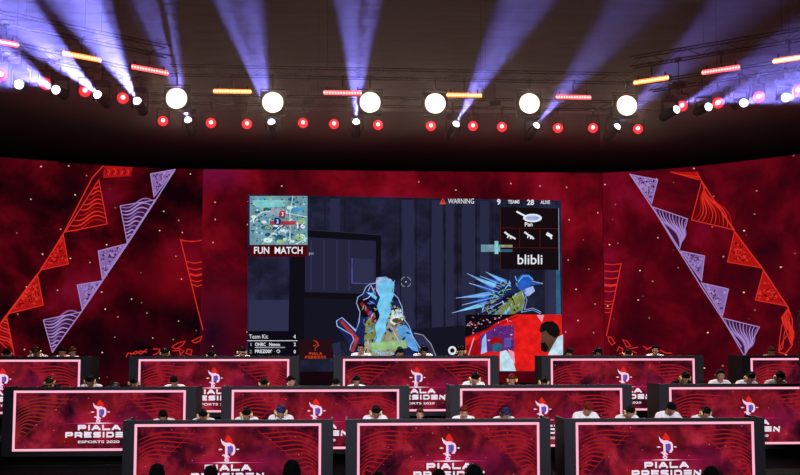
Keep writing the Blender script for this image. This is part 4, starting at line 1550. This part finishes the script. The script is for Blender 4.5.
for i, ((u, v), lab) in enumerate(zip([(177, 99), (273, 103), (370, 103), (435, 104), (529, 104), (626, 106)],
                                      ['leftmost of the six bright warm blinders', 'second warm blinder from the left', 'third warm blinder, just right of the upright blue ray', 'fourth warm blinder, left of an amber bar', 'fifth warm blinder from the left', 'rightmost of the six bright warm blinders'])):
    p = on(front(u), u, v)
    t = empty('blinder_light', p + Vector((0, 0, .38)), lab, 'stage light', 'warm white blinder lights on the front truss')
    h = MB(); h.box(-.30, .30, .0, .16, -.68, -.08, RIG); hb = h.build('housing', t)
    l = MB(); l.tube((0, 0, -.38), (0, -.04, -.38), .185, BLIND, .17, 28); l.build('lamp', t)
    l = MB(); l.tube((0, -.002, -.38), (0, -.07, -.38), .18, REFL, .26, 28, caps=False); l.tube((0, -.07, -.38), (0, .0, -.38), .27, RIG, .27, 28, caps=False); l.build('reflector', t)
    y = MB(); y.box(-.33, -.30, .05, .11, -.42, 0, RIG); y.box(.30, .33, .05, .11, -.42, 0, RIG); y.box(-.33, .33, .05, .11, -.03, 0, RIG); y.build('bracket', t)
    lo = light('blinder_lamp_light', 'POINT', (0, 0, 0), 40, (1, .74, .58), shadow_soft_size=.25)
    lo.parent = t
    lo.location = (0, -.35, -.38)
    clamp(t, ZTF, front(u)[1])

BAR_LABEL = ['red LED bar at the left edge of the photo', 'amber LED bar second from the left, between blue rays', 'red LED bar third from the left, above the leftmost warm blinder', 'amber LED bar left of the second warm blinder', 'red LED bar left of the third warm blinder',
             'amber LED bar right of the fourth warm blinder', 'red LED bar right of the fifth warm blinder', 'amber LED bar above the rightmost warm blinder', 'red LED bar third from the right end, on the right rig arm', 'amber LED bar at the right edge of the photo']
for (u0, v0, u1, v1, cc), lab in zip(bars, BAR_LABEL):
    fl = front((u0 + u1) / 2)
    a, c = on(fl, u0, v0), on(fl, u1, v1)
    mid = (a + c) / 2
    L_ = (c - a).length
    ang = math.atan2((c - a).y, (c - a).x)
    t = empty('led_bar', mid + Vector((0, 0, .16)), lab, 'LED bar', 'LED bars on the front truss', rz=ang)
    h = MB(); h.box(-L_ / 2, L_ / 2, -.04, .06, -.22, -.10, RIG); hb = h.build('housing', t)
    l = MB()
    n = 14
    hot, base_ = (LEDHOT, LEDRED) if cc == 'r' else (LEDAMBH, LEDAMB)
    l.box(-L_ / 2 + .02, L_ / 2 - .02, -.046, -.04, -.215, -.105, base_)
    for k in range(n):
        x = -L_ / 2 + (k + .5) * L_ / n
        l.tube((x, -.046, -.16), (x, -.056, -.16), .030, hot, .026, 10)
    l.build('led_strip', hb)
    y = MB(); y.box(-L_ / 2 + .1, -L_ / 2 + .13, -.02, .02, -.1, .0, RIG); y.box(L_ / 2 - .13, L_ / 2 - .1, -.02, .02, -.1, .0, RIG); y.build('bracket', t)
    lo = light('led_bar_light', 'AREA', (0, 0, 0), 28 if cc == 'r' else 20, (1, .06, .04) if cc == 'r' else (1, .28, .08), shape='RECTANGLE', size=L_, size_y=.1)
    lo.parent = t
    lo.location = (0, -.07, -.16)
    clamp(t, ZTF, fl[1])
    lo.rotation_euler = (PI / 2, 0, 0)


def truss(path, z0, label, r=.12):
    t = empty('lighting_truss', (path[0][0], path[0][1], z0), label, 'truss', 'black lighting trusses')
    base_ = Vector((path[0][0], path[0][1], z0))
    ch = MB(); br = MB()
    for a, b_ in zip(path, path[1:]):
        A_ = Vector((a[0], a[1], z0)) - base_; B_ = Vector((b_[0], b_[1], z0)) - base_
        d = (B_ - A_); L_ = d.length; d.normalize()
        nn = Vector((-d.y, d.x, 0))
        cs = [nn * sx * r + Vector((0, 0, r + sz * r)) for sx in (-1, 1) for sz in (-1, 1)]
        for q in cs:
            ch.tube(A_ + q, B_ + q, .016, RIG, n=8)
        k = max(1, round(L_ / .5))
        for i in range(k):
            p0, p1 = A_ + d * L_ * i / k, A_ + d * L_ * (i + 1) / k
            for (q0, q1) in ((cs[0], cs[1]), (cs[2], cs[3]), (cs[0], cs[2]), (cs[1], cs[3])):
                if i % 2: q0, q1 = q1, q0
                br.tube(p0 + q0, p1 + q1, .006, RIG, n=6, caps=False)
    ch.build('chord', t); br.build('lacing', t)
    pts = path[1:-1] if len(path) > 2 else path
    for a in pts:
        c = MB()
        A_ = Vector((a[0], a[1], z0)) - base_
        c.tube(A_ + Vector((0, 0, 2 * r)), A_ + Vector((0, 0, 13.195 - z0)), .006, RIG, n=6)
        c.build('hoist_chain', t)
    return t


def span(ln, x0, x1):
    f = lambda x: (x, ln[0] + ln[1] * x)
    return [f(x0), f((x0 * 2 + x1) / 3), f((x0 + 2 * x1) / 3), f(x1)]


for lines, z0, nm, dec, cuts in ((REAR, ZTR, 'rear', ('carrying the middle row of red spotlights', 'angled forward at the left with white beam lights', 'angled forward at the right with white beam lights'), (145, 650)),
                                 (FRONT, ZTF, 'front', ('carrying the warm blinders', 'angled forward at the left with LED bars', 'angled forward at the right with LED bars'), (169, 632))):
    xl, xr = on(lines['m'], cuts[0], 100).x, on(lines['m'], cuts[1], 100).x
    truss(span(lines['m'], xl + .02, xr - .02), z0, 'black %s truss %s' % (nm, dec[0]))
    truss(span(lines['l'], on(lines['l'], -60, 60).x, on(lines['l'], cuts[0] - 1, 100).x), z0, 'black %s truss arm %s' % (nm, dec[1]))
    truss(span(lines['r'], on(lines['r'], cuts[1] + 1, 100).x, on(lines['r'], 870, 60).x), z0, 'black %s truss arm %s' % (nm, dec[2]))

# small pale-edged control boxes hung between the lamps
for (u, v), lab in zip([(309, 101), (495, 104), (679, 85)], ['small pale-edged box hung between the second and third blinder', 'small pale-edged box hung between the fourth and fifth blinder', 'small pale-edged box hung right of the rightmost blinder']):
    p = on(front(u), u, v)
    b = MB()
    b.box(-.14, .14, -.05, .05, -.07, .07, RIG)
    b.box(-.14, .14, -.056, -.05, .045, .06, ALU)
    b.box(-.14, .14, -.056, -.05, -.06, -.045, ALU)
    b.tube((0, 0, .07), (0, 0, ZTF - p.z), .012, RIG, n=6)
    b.box(-.03, .03, -.15, .15, ZTF - p.z - .03, ZTF - p.z + .03, RIG)
    tag(b.build('control_box', loc=p), lab, 'control box', 'boxes on the front truss')

# ------------------------------------------------------------------ haze under the roof
hz = bpy.data.materials.new('stage_haze')
hz.use_nodes = True
nt = hz.node_tree
nt.nodes.clear()
vs_ = nt.nodes.new('ShaderNodeVolumeScatter')
vs_.inputs['Color'].default_value = (1, 1, 1, 1)
vs_.inputs['Density'].default_value = .032
vs_.inputs['Anisotropy'].default_value = .2
oo = nt.nodes.new('ShaderNodeOutputMaterial')
nt.links.new(vs_.outputs[0], oo.inputs['Volume'])
b = MB()
b.box(-23.5, 26.5, 3, 43, 7.95, 13.15, hz)
tag(b.build('haze'), 'thin smoke haze under the roof making the light rays visible', 'haze', kind='stuff')
